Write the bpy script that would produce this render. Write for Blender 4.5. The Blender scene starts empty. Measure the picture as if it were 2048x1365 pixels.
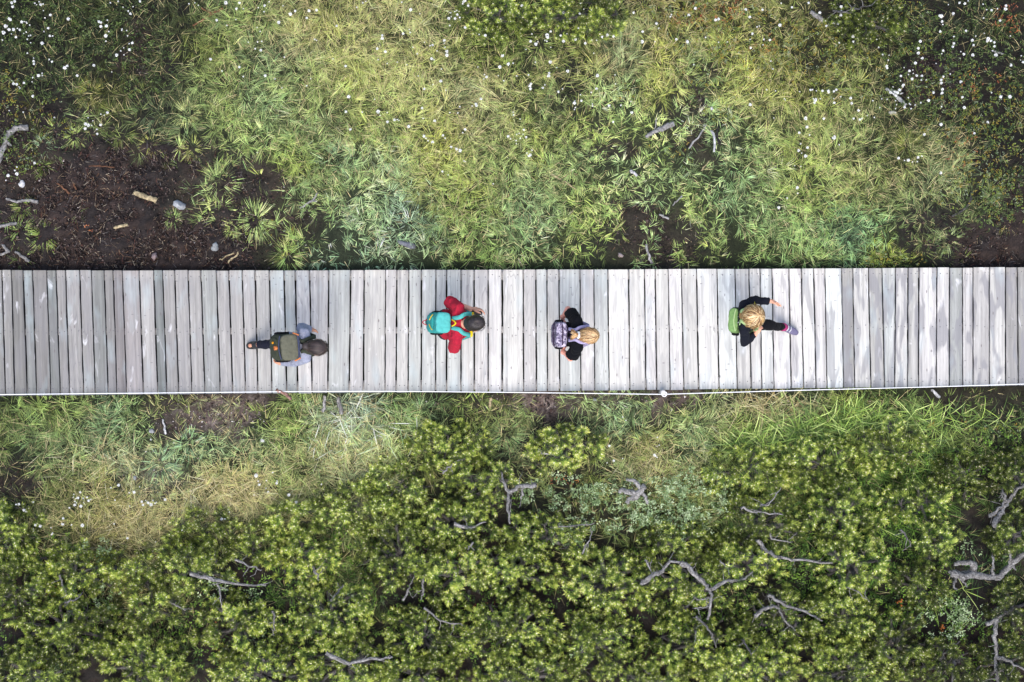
import bpy, math, random
import numpy as np
from mathutils import Vector, Matrix

random.seed(7)
RNG = np.random.default_rng(11)
R = math.radians
SC = bpy.context.scene
COL = SC.collection

# ------------------------------------------------------------------ camera, sky, sun, exposure
F_PX, CAM_H, TILT = 3500.0, 20.0, R(3.0)
cam_data = bpy.data.cameras.new("camera")
cam_data.sensor_width = 36.0
cam_data.lens = F_PX / 2048.0 * 36.0
cam_data.clip_end = 2000.0
cam = bpy.data.objects.new("camera", cam_data)
COL.objects.link(cam)
cam.location = (-CAM_H * math.tan(TILT), 0.0, CAM_H)
cam.rotation_euler = (0.0, -TILT, 0.0)
SC.camera = cam

world = bpy.data.worlds.new("World")
SC.world = world
world.use_nodes = True
wn = world.node_tree
sky = wn.nodes.new("ShaderNodeTexSky")
sky.sky_type = 'NISHITA'
sky.sun_disc = False
sky.sun_elevation = R(66)
sky.sun_rotation = R(180)
sky.air_density = 1.0
sky.dust_density = 3.0
wn.links.new(sky.outputs[0], wn.nodes["Background"].inputs[0])
wn.nodes["Background"].inputs[1].default_value = 0.14
sun_data = bpy.data.lights.new("sun", 'SUN')
sun_data.energy = 1.3
sun_data.angle = R(34)
sun_data.color = (1.0, 0.96, 0.90)
sun = bpy.data.objects.new("sun", sun_data)
sun.rotation_euler = (R(24), R(-6), 0.0)
COL.objects.link(sun)
SC.view_settings.view_transform = 'Standard'
SC.view_settings.look = 'None'
SC.view_settings.exposure = 1.0
SC.view_settings.gamma = 1.0

# ------------------------------------------------------------------ pixels <-> places
CT, ST = math.cos(TILT), math.sin(TILT)
CAM = np.array([-CAM_H * math.tan(TILT), 0.0, CAM_H])

def at(px, py, z=0.0):
    cx, cy = (px - 1024.0) / F_PX, -(py - 682.5) / F_PX
    d = np.array([CT * cx + ST, cy, ST * cx - CT])
    t = (z - CAM[2]) / d[2]
    return Vector(CAM + t * d)

def at_np(px, py, z):
    cx, cy = (px - 1024.0) / F_PX, -(py - 682.5) / F_PX
    dx, dz = CT * cx + ST, ST * cx - CT
    t = (z - CAM[2]) / dz
    return CAM[0] + t * dx, t * cy

def px_of(x, y, z):
    rx, ry, rz = x - CAM[0], y, z - CAM[2]
    cx = CT * rx + ST * rz
    cz = -(-ST * rx + CT * rz)
    return 1024.0 + F_PX * cx / cz, 682.5 - F_PX * ry / cz

# ------------------------------------------------------------------ noise
def _hash(ix, iy, seed):
    h = (ix.astype(np.int64) * 374761393 + iy.astype(np.int64) * 668265263 + seed * 974634777) & 0x7fffffff
    h = ((h ^ (h >> 13)) * 1274126177) & 0x7fffffff
    return ((h ^ (h >> 16)) & 0xffff) / 65535.0

def vnoise(x, y, seed=0):
    x = np.asarray(x, float); y = np.asarray(y, float)
    ix, iy = np.floor(x), np.floor(y)
    fx, fy = x - ix, y - iy
    fx = fx * fx * (3 - 2 * fx); fy = fy * fy * (3 - 2 * fy)
    a = _hash(ix, iy, seed); b = _hash(ix + 1, iy, seed)
    c = _hash(ix, iy + 1, seed); d = _hash(ix + 1, iy + 1, seed)
    return (a * (1 - fx) + b * fx) * (1 - fy) + (c * (1 - fx) + d * fx) * fy

def fbm(x, y, seed=0, octv=4):
    s = 0.0; amp = 0.5; f = 1.0; n = 0.0
    for k in range(octv):
        s = s + amp * vnoise(x * f, y * f, seed + 17 * k); n += amp
        amp *= 0.5; f *= 2.03
    return s / n

def lin(c):
    c = np.asarray(c, float)
    if c.max() > 1.0:
        c = c / 255.0
    return np.where(c <= 0.04045, c / 12.92, ((c + 0.055) / 1.055) ** 2.4)

# ------------------------------------------------------------------ objects
def link(o, parent=None):
    COL.objects.link(o)
    if parent is not None:
        o.parent = parent
        o.matrix_parent_inverse = parent.matrix_basis.inverted()
    return o

def tag(o, label=None, cat=None, group=None, kind=None):
    if label: o["label"] = label
    if cat: o["category"] = cat
    if group: o["group"] = group
    if kind: o["kind"] = kind
    return o

def empty(name, loc):
    o = bpy.data.objects.new(name, None)
    o.empty_display_size = 0.1
    COL.objects.link(o)
    o.location = loc
    return o

def mesh_np(name, verts, faces, mat, cols=None, parent=None, smooth=False, loop_sizes=None, uv=None, matidx=None):
    """verts (n,3); faces: flat loop index array with loop_sizes, or (m,k) array"""
    me = bpy.data.meshes.new(name)
    verts = np.ascontiguousarray(verts, dtype=np.float32)
    if loop_sizes is None:
        faces = np.asarray(faces)
        loop_sizes = np.full(len(faces), faces.shape[1], dtype=np.int32)
        faces = faces.ravel()
    me.vertices.add(len(verts)); me.vertices.foreach_set("co", verts.ravel())
    me.loops.add(len(faces)); me.loops.foreach_set("vertex_index", np.asarray(faces, dtype=np.int32))
    starts = np.concatenate(([0], np.cumsum(loop_sizes)[:-1])).astype(np.int32)
    me.polygons.add(len(loop_sizes))
    me.polygons.foreach_set("loop_start", starts)
    if smooth:
        me.polygons.foreach_set("use_smooth", np.ones(len(loop_sizes), dtype=bool))
    if matidx is not None:
        me.polygons.foreach_set("material_index", np.asarray(matidx, dtype=np.int32))
    me.update(calc_edges=True)
    if cols is not None:
        a = me.color_attributes.new("Col", 'FLOAT_COLOR', 'POINT')
        c4 = np.ones((len(verts), 4), dtype=np.float32); c4[:, :cols.shape[1]] = cols
        a.data.foreach_set("color", c4.ravel())
    if uv is not None:
        l = me.uv_layers.new(name="UVMap")
        l.data.foreach_set("uv", np.asarray(uv, dtype=np.float32).ravel())
    for m in (mat if isinstance(mat, (list, tuple)) else [mat]):
        me.materials.append(m)
    me.validate()
    o = bpy.data.objects.new(name, me)
    return link(o, parent)

class Pile:
    """collects quads / tris with vertex colours for one mesh"""
    def __init__(self): self.v = []; self.f = []; self.s = []; self.c = []; self.n = 0
    def add(self, v, f, c):
        v = np.asarray(v, float); f = np.asarray(f)
        self.v.append(v); self.f.append((f + self.n).ravel()); self.s.append(np.full(len(f), f.shape[1], dtype=np.int32))
        c = np.asarray(c, float)
        if c.ndim == 1: c = np.tile(c, (len(v), 1))
        self.c.append(c[:, :3]); self.n += len(v)
    def build(self, name, mat, parent=None, smooth=False):
        return mesh_np(name, np.concatenate(self.v), np.concatenate(self.f), mat, np.concatenate(self.c), parent, smooth, np.concatenate(self.s))

# ------------------------------------------------------------------ materials
def new_mat(name):
    m = bpy.data.materials.new(name); m.use_nodes = True
    nt = m.node_tree
    return m, nt, nt.nodes["Principled BSDF"], nt.nodes["Material Output"]

def leaf_mat(name, transl=0.3, rough=0.55):
    m, nt, p, out = new_mat(name)
    a = nt.nodes.new("ShaderNodeAttribute"); a.attribute_name = "Col"
    nt.links.new(a.outputs["Color"], p.inputs["Base Color"])
    p.inputs["Roughness"].default_value = rough
    p.inputs["Specular IOR Level"].default_value = 0.35
    t = nt.nodes.new("ShaderNodeBsdfTranslucent")
    nt.links.new(a.outputs["Color"], t.inputs["Color"])
    mx = nt.nodes.new("ShaderNodeMixShader"); mx.inputs[0].default_value = transl
    nt.links.new(p.outputs[0], mx.inputs[1]); nt.links.new(t.outputs[0], mx.inputs[2])
    nt.links.new(mx.outputs[0], out.inputs[0])
    return m

def attr_mat(name, rough=0.8, nscale=40.0, namp=0.35, bump=0.4, spec=0.3, stretch=(1, 1, 1)):
    """vertex colour broken up by a fine object-space noise, with bump"""
    m, nt, p, out = new_mat(name)
    a = nt.nodes.new("ShaderNodeAttribute"); a.attribute_name = "Col"
    tc = nt.nodes.new("ShaderNodeTexCoord"); mp = nt.nodes.new("ShaderNodeMapping")
    mp.inputs["Scale"].default_value = stretch
    nt.links.new(tc.outputs["Object"], mp.inputs[0])
    n = nt.nodes.new("ShaderNodeTexNoise"); n.inputs["Scale"].default_value = nscale; n.inputs["Detail"].default_value = 5
    nt.links.new(mp.outputs[0], n.inputs["Vector"])
    mr = nt.nodes.new("ShaderNodeMapRange")
    mr.inputs[1].default_value = 0.3; mr.inputs[2].default_value = 0.7
    mr.inputs[3].default_value = 1 - namp; mr.inputs[4].default_value = 1 + namp
    nt.links.new(n.outputs["Fac"], mr.inputs[0])
    mul = nt.nodes.new("ShaderNodeMix"); mul.data_type = 'RGBA'; mul.blend_type = 'MULTIPLY'; mul.inputs[0].default_value = 1
    nt.links.new(a.outputs["Color"], mul.inputs[6]); nt.links.new(mr.outputs[0], mul.inputs[7])
    nt.links.new(mul.outputs[2], p.inputs["Base Color"])
    p.inputs["Roughness"].default_value = rough; p.inputs["Specular IOR Level"].default_value = spec
    b = nt.nodes.new("ShaderNodeBump"); b.inputs["Strength"].default_value = bump; b.inputs["Distance"].default_value = 0.01
    nt.links.new(n.outputs["Fac"], b.inputs["Height"]); nt.links.new(b.outputs[0], p.inputs["Normal"])
    return m

def flat_mat(name, rgb, rough=0.7, nscale=60.0, namp=0.18, bump=0.25, spec=0.3, stretch=(1, 1, 1), sheen=0.0):
    m, nt, p, out = new_mat(name)
    tc = nt.nodes.new("ShaderNodeTexCoord"); mp = nt.nodes.new("ShaderNodeMapping"); mp.inputs["Scale"].default_value = stretch
    nt.links.new(tc.outputs["Object"], mp.inputs[0])
    n = nt.nodes.new("ShaderNodeTexNoise"); n.inputs["Scale"].default_value = nscale; n.inputs["Detail"].default_value = 4
    nt.links.new(mp.outputs[0], n.inputs["Vector"])
    r = nt.nodes.new("ShaderNodeValToRGB")
    rgb = np.asarray(rgb, float)
    r.color_ramp.elements[0].position = 0.3; r.color_ramp.elements[1].position = 0.7
    r.color_ramp.elements[0].color = (*np.clip(rgb * (1 - namp), 0, 1), 1); r.color_ramp.elements[1].color = (*np.clip(rgb * (1 + namp), 0, 1), 1)
    nt.links.new(n.outputs["Fac"], r.inputs[0]); nt.links.new(r.outputs[0], p.inputs["Base Color"])
    p.inputs["Roughness"].default_value = rough; p.inputs["Specular IOR Level"].default_value = spec
    if sheen: p.inputs["Sheen Weight"].default_value = sheen
    b = nt.nodes.new("ShaderNodeBump"); b.inputs["Strength"].default_value = bump; b.inputs["Distance"].default_value = 0.004
    nt.links.new(n.outputs["Fac"], b.inputs["Height"]); nt.links.new(b.outputs[0], p.inputs["Normal"])
    return m

M_GRASS = leaf_mat("grass_blades", 0.12)
M_NEEDLE = leaf_mat("pine_needles", 0.08, 0.45)
M_LEAF = leaf_mat("shrub_leaves", 0.25, 0.4)
M_COTTON = leaf_mat("cotton_fluff", 0.3, 0.95)
M_BARK = attr_mat("bark", 0.9, 70, 0.65, 1.0, 0.15)
M_DEADWOOD = attr_mat("bleached_wood", 0.85, 45, 0.4, 0.7, 0.25)
M_STONE = attr_mat("stone", 0.85, 30, 0.3, 0.6, 0.3)
M_HAIR = attr_mat("hair", 0.45, 120, 0.25, 0.2, 0.5)

# ------------------------------------------------------------------ vegetation zones, read off the photograph
# px, py, cover 0..1, display colour of the plants, blade length m, straw share, glaucous(broad star leaves) 0..1
Z = [
 (60,60,.8,(74,90,42),.15,.1,.1),(200,60,.85,(82,98,45),.15,.1,.1),(320,50,.75,(82,92,48),.15,.1,.1),(300,150,.55,(78,90,46),.14,.1,.1),
 (280,110,.25,(70,80,40),.12,.1,.1),(450,60,.95,(128,142,78),.15,.15,.3),(430,200,1,(128,146,96),.14,.1,.5),(520,250,1,(142,164,92),.15,.12,.3),
 (330,220,.9,(125,142,90),.14,.1,.4),(190,190,.75,(116,126,52),.14,.2,.1),(100,150,.7,(62,74,36),.14,.1,.1),(60,230,.35,(74,80,30),.12,.1,0),
 (20,200,.5,(108,102,22),.08,.1,0),(150,270,.3,(106,122,74),.12,.1,.6),(255,270,.45,(116,126,62),.12,.15,.2),(600,50,1,(172,168,102),.16,.35,.1),
 (700,120,1,(180,184,92),.17,.3,.1),(800,150,1,(190,188,92),.17,.35,.1),(800,50,1,(168,168,108),.16,.35,.1),(700,250,1,(168,178,90),.16,.2,.2),
 (850,300,1,(175,182,84),.16,.25,.1),(620,330,1,(132,148,66),.15,.15,.2),(720,400,1,(156,186,136),.12,.05,.8),(800,440,1,(168,194,156),.11,.05,.9),
 (650,510,.62,(156,186,138),.11,.05,.9),(900,420,1,(134,148,66),.16,.2,.2),(1000,420,1,(146,174,104),.13,.12,.5),(1000,330,1,(170,184,92),.15,.2,.2),
 (950,200,1,(172,172,104),.16,.35,.1),(1055,285,1,(188,196,62),.09,.1,.1),(1000,60,.7,(96,112,44),.12,.15,.1),(1150,60,.7,(98,112,46),.12,.15,.1),
 (1210,130,.85,(156,158,94),.16,.25,.1),(1110,150,.5,(104,116,66),.14,.2,.1),(1350,140,.9,(168,172,82),.15,.25,.2),(1350,40,.75,(140,126,58),.12,.4,.1),
 (1450,60,.75,(148,142,56),.11,.35,.1),(1550,100,.75,(138,136,58),.11,.3,.1),(1650,80,.6,(112,108,46),.10,.3,.1),(1720,50,.4,(80,92,36),.10,.2,.1),
 (1800,80,.7,(86,96,38),.12,.2,.1),(1950,60,.7,(66,76,32),.13,.15,.1),(2030,150,.6,(56,66,28),.12,.15,.1),(1850,180,.35,(66,66,32),.12,.15,.1),
 (1950,250,.6,(86,92,32),.10,.2,.1),(1700,200,.85,(134,142,72),.14,.2,.2),(1500,180,.95,(168,170,88),.15,.25,.2),(1650,280,1,(154,166,84),.15,.2,.2),
 (1790,290,.85,(134,144,54),.15,.2,.1),(1450,270,.7,(156,182,106),.11,.1,.7),(1250,210,.75,(166,190,116),.11,.1,.7),(1300,300,.7,(172,196,118),.10,.08,.9),
 (1550,330,1,(150,172,90),.14,.15,.3),(1700,360,1,(154,164,88),.14,.25,.2),(1850,340,.9,(146,150,88),.14,.25,.3),(2000,300,.55,(76,80,32),.10,.2,.1),
 (1900,400,.55,(94,106,62),.12,.15,.3),(1250,340,.7,(166,190,114),.10,.08,.9),(1350,370,.65,(170,194,114),.10,.08,.9),(1450,400,.9,(158,184,104),.12,.1,.6),
 (1600,450,1,(134,164,92),.14,.12,.4),(1720,480,1,(116,156,116),.13,.05,.6),(1780,522,.9,(134,146,44),.09,.1,.1),(1150,430,.95,(156,180,104),.12,.12,.5),
 (1100,350,.95,(160,176,94),.13,.15,.4),(1200,505,.5,(146,170,100),.10,.1,.8),(1350,505,.28,(150,170,100),.09,.1,.8),(1450,500,.55,(146,170,84),.10,.1,.6),
 (950,510,.65,(136,162,80),.12,.15,.4),(820,500,.8,(156,180,126),.11,.05,.9),(560,440,.24,(176,194,116),.11,.1,.7),(480,430,.14,(166,186,106),.10,.1,.7),
 (400,345,.3,(156,176,96),.11,.1,.6),(340,480,.03,(150,170,90),.09,.1,.5),(200,400,.0,(110,130,60),.09,.1,.2),(90,440,.04,(114,134,62),.11,.1,.2),
 (20,420,.1,(112,128,50),.12,.1,.1),(30,345,.22,(104,116,44),.12,.1,.1),(60,470,.15,(126,146,74),.12,.1,.4),(200,520,.06,(120,136,66),.09,.1,.4),
 (230,330,.0,(110,130,60),.1,.1,.2),(330,300,.05,(120,136,66),.1,.1,.3),(440,500,.06,(120,136,66),.1,.1,.3),(130,350,.03,(110,130,60),.1,.1,.2),
 (580,515,.34,(150,176,66),.12,.1,.4),(490,365,.22,(160,176,90),.12,.12,.5),(1300,470,.25,(150,176,104),.1,.1,.8),(1240,460,.3,(150,176,104),.1,.1,.8),
 (1400,215,.25,(150,176,104),.1,.1,.7),(1410,300,.3,(156,180,104),.1,.1,.8),(1235,285,.35,(160,184,104),.1,.1,.8),(1370,470,.4,(150,176,104),.1,.1,.8),
 (1900,500,.3,(86,96,42),.1,.15,.3),(2000,450,.12,(86,96,42),.1,.15,.3),(1850,460,.3,(96,110,52),.1,.15,.3),(1960,520,.1,(86,96,42),.1,.15,.3),(2030,380,.3,(74,84,30),.1,.15,.2),
 (1870,145,.15,(66,66,32),.12,.15,.1),
 # below the walk
 (60,850,1,(100,122,68),.15,.1,.4),(150,905,1,(124,138,78),.16,.2,.3),(230,850,1,(120,146,96),.13,.08,.7),(345,830,.35,(124,134,84),.11,.2,.5),
 (470,830,.3,(134,130,104),.10,.3,.4),(330,930,.45,(144,156,116),.11,.2,.7),(400,900,.75,(128,154,114),.12,.1,.8),(285,975,.6,(140,144,106),.13,.3,.5),
 (500,900,.9,(146,170,114),.14,.15,.6),(600,840,.9,(114,136,68),.15,.15,.3),(700,850,1,(186,198,164),.20,.2,.5),(760,880,1,(180,194,150),.20,.2,.5),
 (600,930,1,(144,154,90),.17,.25,.3),(700,940,1,(164,168,114),.18,.35,.3),(130,1010,.9,(124,128,78),.17,.3,.2),(300,1030,1,(158,154,102),.20,.6,.1),
 (450,1000,1,(158,156,98),.20,.65,.1),(230,1080,.9,(144,140,84),.17,.4,.1),(20,970,.3,(60,70,34),.12,.1,.1),(800,840,.9,(134,160,90),.16,.15,.4),
 (900,820,.65,(96,116,54),.12,.1,.3),(1000,830,.55,(114,130,84),.12,.15,.5),(1090,815,.25,(120,126,84),.11,.2,.4),(1200,835,.55,(144,164,100),.13,.12,.6),
 (1280,830,.75,(146,172,108),.14,.1,.6),(1320,800,.3,(124,134,90),.10,.2,.4),(1290,930,1,(152,158,92),.17,.4,.2),(1390,860,.9,(154,176,114),.15,.12,.6),
 (1420,920,.9,(150,160,90),.14,.2,.3),(1500,815,.7,(142,142,104),.12,.3,.3),(1600,830,.9,(130,146,84),.13,.2,.2),(1680,860,.9,(120,140,54),.14,.1,.1),
 (1500,880,.9,(134,160,70),.15,.1,.1),(1800,840,.8,(110,134,56),.13,.12,.2),(1900,825,.4,(92,112,42),.09,.15,.2),(2000,840,.45,(72,98,36),.09,.1,.2),
 (1880,890,.7,(112,132,52),.14,.1,.2),(1980,880,.5,(86,104,38),.11,.1,.2),
 (100,1250,.18,(64,92,34),.12,.1,.1),(500,1200,.18,(70,100,34),.12,.1,.1),(900,1100,.18,(74,104,34),.12,.1,.1),(1300,1180,.18,(74,104,34),.12,.1,.1),
 (1700,1150,.35,(74,112,34),.16,.1,.1),(1900,1100,.25,(66,96,32),.15,.1,.1),(1000,1330,.18,(70,100,34),.12,.1,.1),(1500,1330,.2,(70,100,34),.12,.1,.1),(1830,1000,.5,(80,120,40),.18,.1,.1),(1950,1300,.15,(56,80,28),.12,.1,.1),
 (840,960,.5,(110,124,60),.14,.2,.2),(1200,960,.45,(120,130,64),.12,.2,.2),
]
Z = [(a, b, d * .82 if (a < 340 and b < 260) or (a > 1780 and b < 300) else d, tuple(q * (.68 if (a < 340 and b < 260) or (a > 1780 and b < 320) else 1) * .74 + w * .26 * (.42 if (a < 340 and b < 260) or (a > 1780 and b < 320) else 1) for q, w in zip(c, (142, 156, 88)))  # top corners: dark plants, with the vignette also put into cover and colour
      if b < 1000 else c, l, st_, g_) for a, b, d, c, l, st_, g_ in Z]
ZP = np.array([(z[0], z[1]) for z in Z], float)
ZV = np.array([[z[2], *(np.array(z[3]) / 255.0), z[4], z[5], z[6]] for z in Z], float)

def plant_lin(c):
    c = lin(c); g = c @ np.array([.3, .55, .15])
    return (c * .86 + g[..., None] * .14) * np.array([.93, 1.0, .90])

def zone(px, py):
    """inverse-distance blend of the control points -> (n,7)"""
    px = np.asarray(px, float).ravel(); py = np.asarray(py, float).ravel()
    wob = 120.0
    qx = px + wob * (fbm(px / 60, py / 60, 5, 4) - .5); qy = py + wob * (fbm(px / 60, py / 60, 9, 4) - .5)
    out = np.empty((len(px), 7))
    for s in range(0, len(px), 40000):
        e = s + 40000
        d2 = (qx[s:e, None] - ZP[None, :, 0]) ** 2 + (qy[s:e, None] - ZP[None, :, 1]) ** 2 + 300.0
        same = (py[s:e, None] > 660) == (ZP[None, :, 1] > 660)
        w = np.where(same, d2 ** -2.2, 0.0)
        w /= w.sum(1, keepdims=True)
        out[s:e] = w @ ZV
    return out

G0 = -0.22
def ground_z(x, y):
    x = np.asarray(x, float); y = np.asarray(y, float)
    h = 0.16 * (fbm(x * 0.9 + 3, y * 0.9, 21, 3) - .5) + 0.07 * (fbm(x * 4, y * 4, 31, 3) - .5)
    h = h * np.clip(np.abs(y - 0.1) / 1.2 - 0.45, 0.15, 1.0)
    return G0 + h

def ground_at(px, py, lift=0.0):
    p = at(px, py, G0)
    z = float(ground_z(np.array([p.x]), np.array([p.y]))[0]) + lift
    return at(px, py, z)

# ------------------------------------------------------------------ ground sheet
def axis(lo, hi, step, far):
    core = np.arange(lo, hi + step * .5, step)
    out = [step]
    while sum(out) < far: out.append(out[-1] * 1.35)
    ext = np.cumsum(out)
    return np.concatenate((lo - ext[::-1], core, hi + ext))

gx = axis(-7.4, 7.4, 0.026, 400); gy = axis(-5.2, 5.0, 0.026, 400)
GX, GY = np.meshgrid(gx, gy)
gxf, gyf = GX.ravel(), GY.ravel()
gz = ground_z(gxf, gyf)
gpx, gpy = px_of(gxf, gyf, gz)
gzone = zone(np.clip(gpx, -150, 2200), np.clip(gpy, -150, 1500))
bare = np.clip(1.15 - gzone[:, 0] * 1.6, 0, 1)
near = (np.abs(gxf) < 8.5) & (np.abs(gyf) < 6)
crumb = (fbm(gxf * 9, gyf * 9, 41, 4) - .5) * 0.17 + (vnoise(gxf * 26, gyf * 26, 47) - .5) * 0.03
gz = gz + np.where(near, bare * crumb, 0)
# peat vs moss colour
nse = fbm(gxf * 3, gyf * 3, 51, 4); nse2 = fbm(gxf * 14, gyf * 14, 61, 3)
peat = lin((44, 38, 36))[None] * (0.45 + 1.0 * nse2[:, None]) * np.where(nse[:, None] > .52, np.array([[1.12, 1.0, .96]]), np.array([[.8, .8, .84]]))
gravel = np.exp(-(((gpx - 460) / 110) ** 2 + ((gpy - 830) / 45) ** 2)) + np.exp(-(((gpx - 300) / 60) ** 2 + ((gpy - 960) / 50) ** 2)) + np.exp(-(((gpx - 1150) / 260) ** 2 + ((gpy - 805) / 28) ** 2)) + .6 * np.exp(-(((gpx - 1480) / 120) ** 2 + ((gpy - 805) / 30) ** 2))
gravel = np.clip(gravel, 0, 1)[:, None]
speck = (vnoise(gxf * 30, gyf * 30, 71) > .72)[:, None]
peat = peat * (1 - gravel) + gravel * (lin((112, 96, 92))[None] * (.5 + .9 * nse2[:, None]) + speck * np.array([[.16, .14, .13]]))
moss = plant_lin(gzone[:, 1:4]) * 0.07 * (0.4 + nse2[:, None])
gcol = peat * bare[:, None] + moss * (1 - bare[:, None])
far_c = lin((84, 98, 46)) * .6
gcol = np.where(near[:, None], gcol, far_c[None] * (.6 + .8 * nse[:, None]))
nx, ny = len(gx), len(gy)
idx = np.arange(nx * ny).reshape(ny, nx)
gf = np.stack((idx[:-1, :-1], idx[:-1, 1:], idx[1:, 1:], idx[1:, :-1]), -1).reshape(-1, 4)
M_GROUND = attr_mat("peat_ground", 0.85, 55, 0.45, 0.9, 0.25)
ground = mesh_np("bog_ground", np.stack((gxf, gyf, gz), -1), gf, M_GROUND, gcol, None, True)
tag(ground, kind="structure")

# ------------------------------------------------------------------ grass
def blades(pile, base, yaw, elev, droop, L, W, twist, c0, c1, seg=2):
    """ribbons that rise at elev and droop; all arrays of n"""
    n = len(L)
    d = np.stack((np.cos(yaw), np.sin(yaw), np.zeros(n)), -1)
    s = np.stack((-np.sin(yaw) * np.cos(twist), np.cos(yaw) * np.cos(twist), np.sin(twist)), -1)
    pts = [base]; p = base
    for k in range(seg):
        a = elev - droop * (k + .5) / seg
        p = p + (d * np.cos(a)[:, None] + np.array([0, 0, 1.0]) * np.sin(a)[:, None]) * (L / seg)[:, None]
        pts.append(p)
    rows = []; cc = []
    for k in range(seg):
        w = (W * (0.75 if k == 0 else 1.0) * (1 - 0.35 * k / max(1, seg - 1)) * .5)[:, None]
        rows += [pts[k] - s * w, pts[k] + s * w]
        t = k / seg
        cc += [c0 * (1 - t) + c1 * t] * 2
    rows.append(pts[-1]); cc.append(c1)
    m = 2 * seg + 1
    V = np.stack(rows, 1).reshape(-1, 3); C = np.stack(cc, 1).reshape(-1, 3)
    o = np.arange(n)[:, None] * m
    q = [o + np.array([[2 * k, 2 * k + 1, 2 * k + 3, 2 * k + 2]]) for k in range(seg - 1)]
    if q:
        pile.add(V, np.concatenate(q), C)
        pile.f.append((o + np.array([[m - 3, m - 2, m - 1]]) + pile.n - len(V)).ravel()); pile.s.append(np.full(n, 3, dtype=np.int32))
    else:
        pile.add(V, o + np.array([[0, 1, 2]]), C)

PLANT_K = 1.20      # display colour -> leaf albedo, after tuning
PK = PLANT_K
def plant_col(disp): return np.clip(lin(disp) * PLANT_K, 0, .85)

def tufts(pile, cx, cy, zc, per, Ls, glau, straw, cols, rng, spread=.05):
    """tufts of radiating blades at cx,cy"""
    n = len(cx)
    ti = np.repeat(np.arange(n), per)
    N = len(ti)
    ty = 6.28 * fbm(cx * 1.3 + 11, cy * 1.3, 301, 2) * 2 + rng.normal(0, .7, n)
    nb = 7 if n > 1 else 34
    byaw = np.where(rng.random((n, nb)) < (.6 if n > 1 else 1.0), rng.uniform(0, 2 * np.pi, (n, nb)), ty[:, None] + rng.normal(0, .5, (n, nb)))
    bfac = np.exp(rng.normal(0, .22, (n, nb))) * np.where(rng.random((n, nb)) < .44, rng.uniform(.16, .48, (n, nb)), 1.25)
    brad = np.sqrt(rng.random((n, nb))); bel = rng.normal(0, .22, (n, nb))
    bi = rng.integers(0, nb, N)
    yaw = byaw[ti, bi] + rng.normal(0, .20, N)
    r = spread * brad[ti, bi] * (0.75 + .5 * rng.random(N)) * (1 + .45 * np.sin(yaw * 2 + ty[ti]) * np.cos(yaw * 3 + ty[ti] * 2))
    bx = cx[ti] + np.cos(yaw) * r; by = cy[ti] + np.sin(yaw) * r
    bz = zc[ti] - .012
    g = glau[ti]
    elev = np.clip(rng.uniform(.40, 1.0, N) + bel[ti, bi] - .12 * g, .1, 1.4)
    L = Ls[ti] * rng.uniform(.55, 1.6, N)
    W = (0.0044 + 0.0030 * g) * rng.uniform(.7, 1.35, N)
    st = rng.random(N) < straw[ti] * .55
    base = cols[ti] * bfac[ti, bi][:, None] * np.exp(rng.normal(0, .16, (N, 1))) * (1 + rng.normal(0, .06, (N, 3)))
    straw_c = lin((214, 200, 150)) * PLANT_K
    base = np.where(st[:, None], straw_c[None] * rng.uniform(.6, 1.1, (N, 1)), base)
    tip = base * rng.uniform(1.0, 1.35, (N, 1)) * np.array([[1.05, 1.0, .95]])
    blades(pile, np.stack((bx, by, bz), -1), yaw, elev, rng.uniform(.4, 1.3, N), L, W, rng.normal(0, .5, N), np.clip(base * .9, 0, 1), np.clip(tip, 0, 1), 2)

STEP = 0.070
tx, ty = np.meshgrid(np.arange(-6.9, 6.9, STEP), np.arange(-4.7, 4.5, STEP))
tx = tx.ravel() + RNG.uniform(-.5, .5, tx.size) * STEP; ty = ty.ravel() + RNG.uniform(-.5, .5, tx.size) * STEP
tz = ground_z(tx, ty)
tpx, tpy = px_of(tx, ty, tz)
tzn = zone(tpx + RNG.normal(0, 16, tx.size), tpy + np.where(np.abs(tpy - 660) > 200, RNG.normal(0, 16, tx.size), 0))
clump = fbm(tx * 5.5, ty * 5.5, 77, 3); clump = .5 + (clump - .5) * (1.25 + .9 * tzn[:, 6])
dens = tzn[:, 0]
keep = (dens * 1.22 > 0.08 + 1.0 * clump + RNG.normal(0, .13, len(tx))) & (dens > .035) & ~((tpy > 531) & (tpy < 800 - tpx * .0085))
edge_sc = 1.0
tx, ty, tz, tzn, tpx, tpy = tx[keep], ty[keep], tz[keep], tzn[keep], tpx[keep], tpy[keep]
# colour drifts between neighbouring tufts: hue of whole clumps
hue = fbm(tx * 2.4, ty * 2.4, 88, 3)[:, None] - .5; hue2 = fbm(tx * 7, ty * 7, 98, 2)[:, None] - .5
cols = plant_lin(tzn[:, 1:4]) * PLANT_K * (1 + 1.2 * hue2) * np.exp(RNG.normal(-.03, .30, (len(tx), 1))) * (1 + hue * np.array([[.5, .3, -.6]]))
sel = RNG.random(len(tx))
per = np.where(tzn[:, 6] > .55, 22, 28)
low = tpy > 660
for name, m_ in (("meadow_grass", ~low), ("trackside_grass", low)):
    pl = Pile()
    tufts(pl, tx[m_], ty[m_], tz[m_], per[m_], tzn[m_, 4], tzn[m_, 6], tzn[m_, 5], np.clip(cols[m_], .005, .8), RNG)
    tag(pl.build(name, M_GRASS), kind="stuff")

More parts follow.
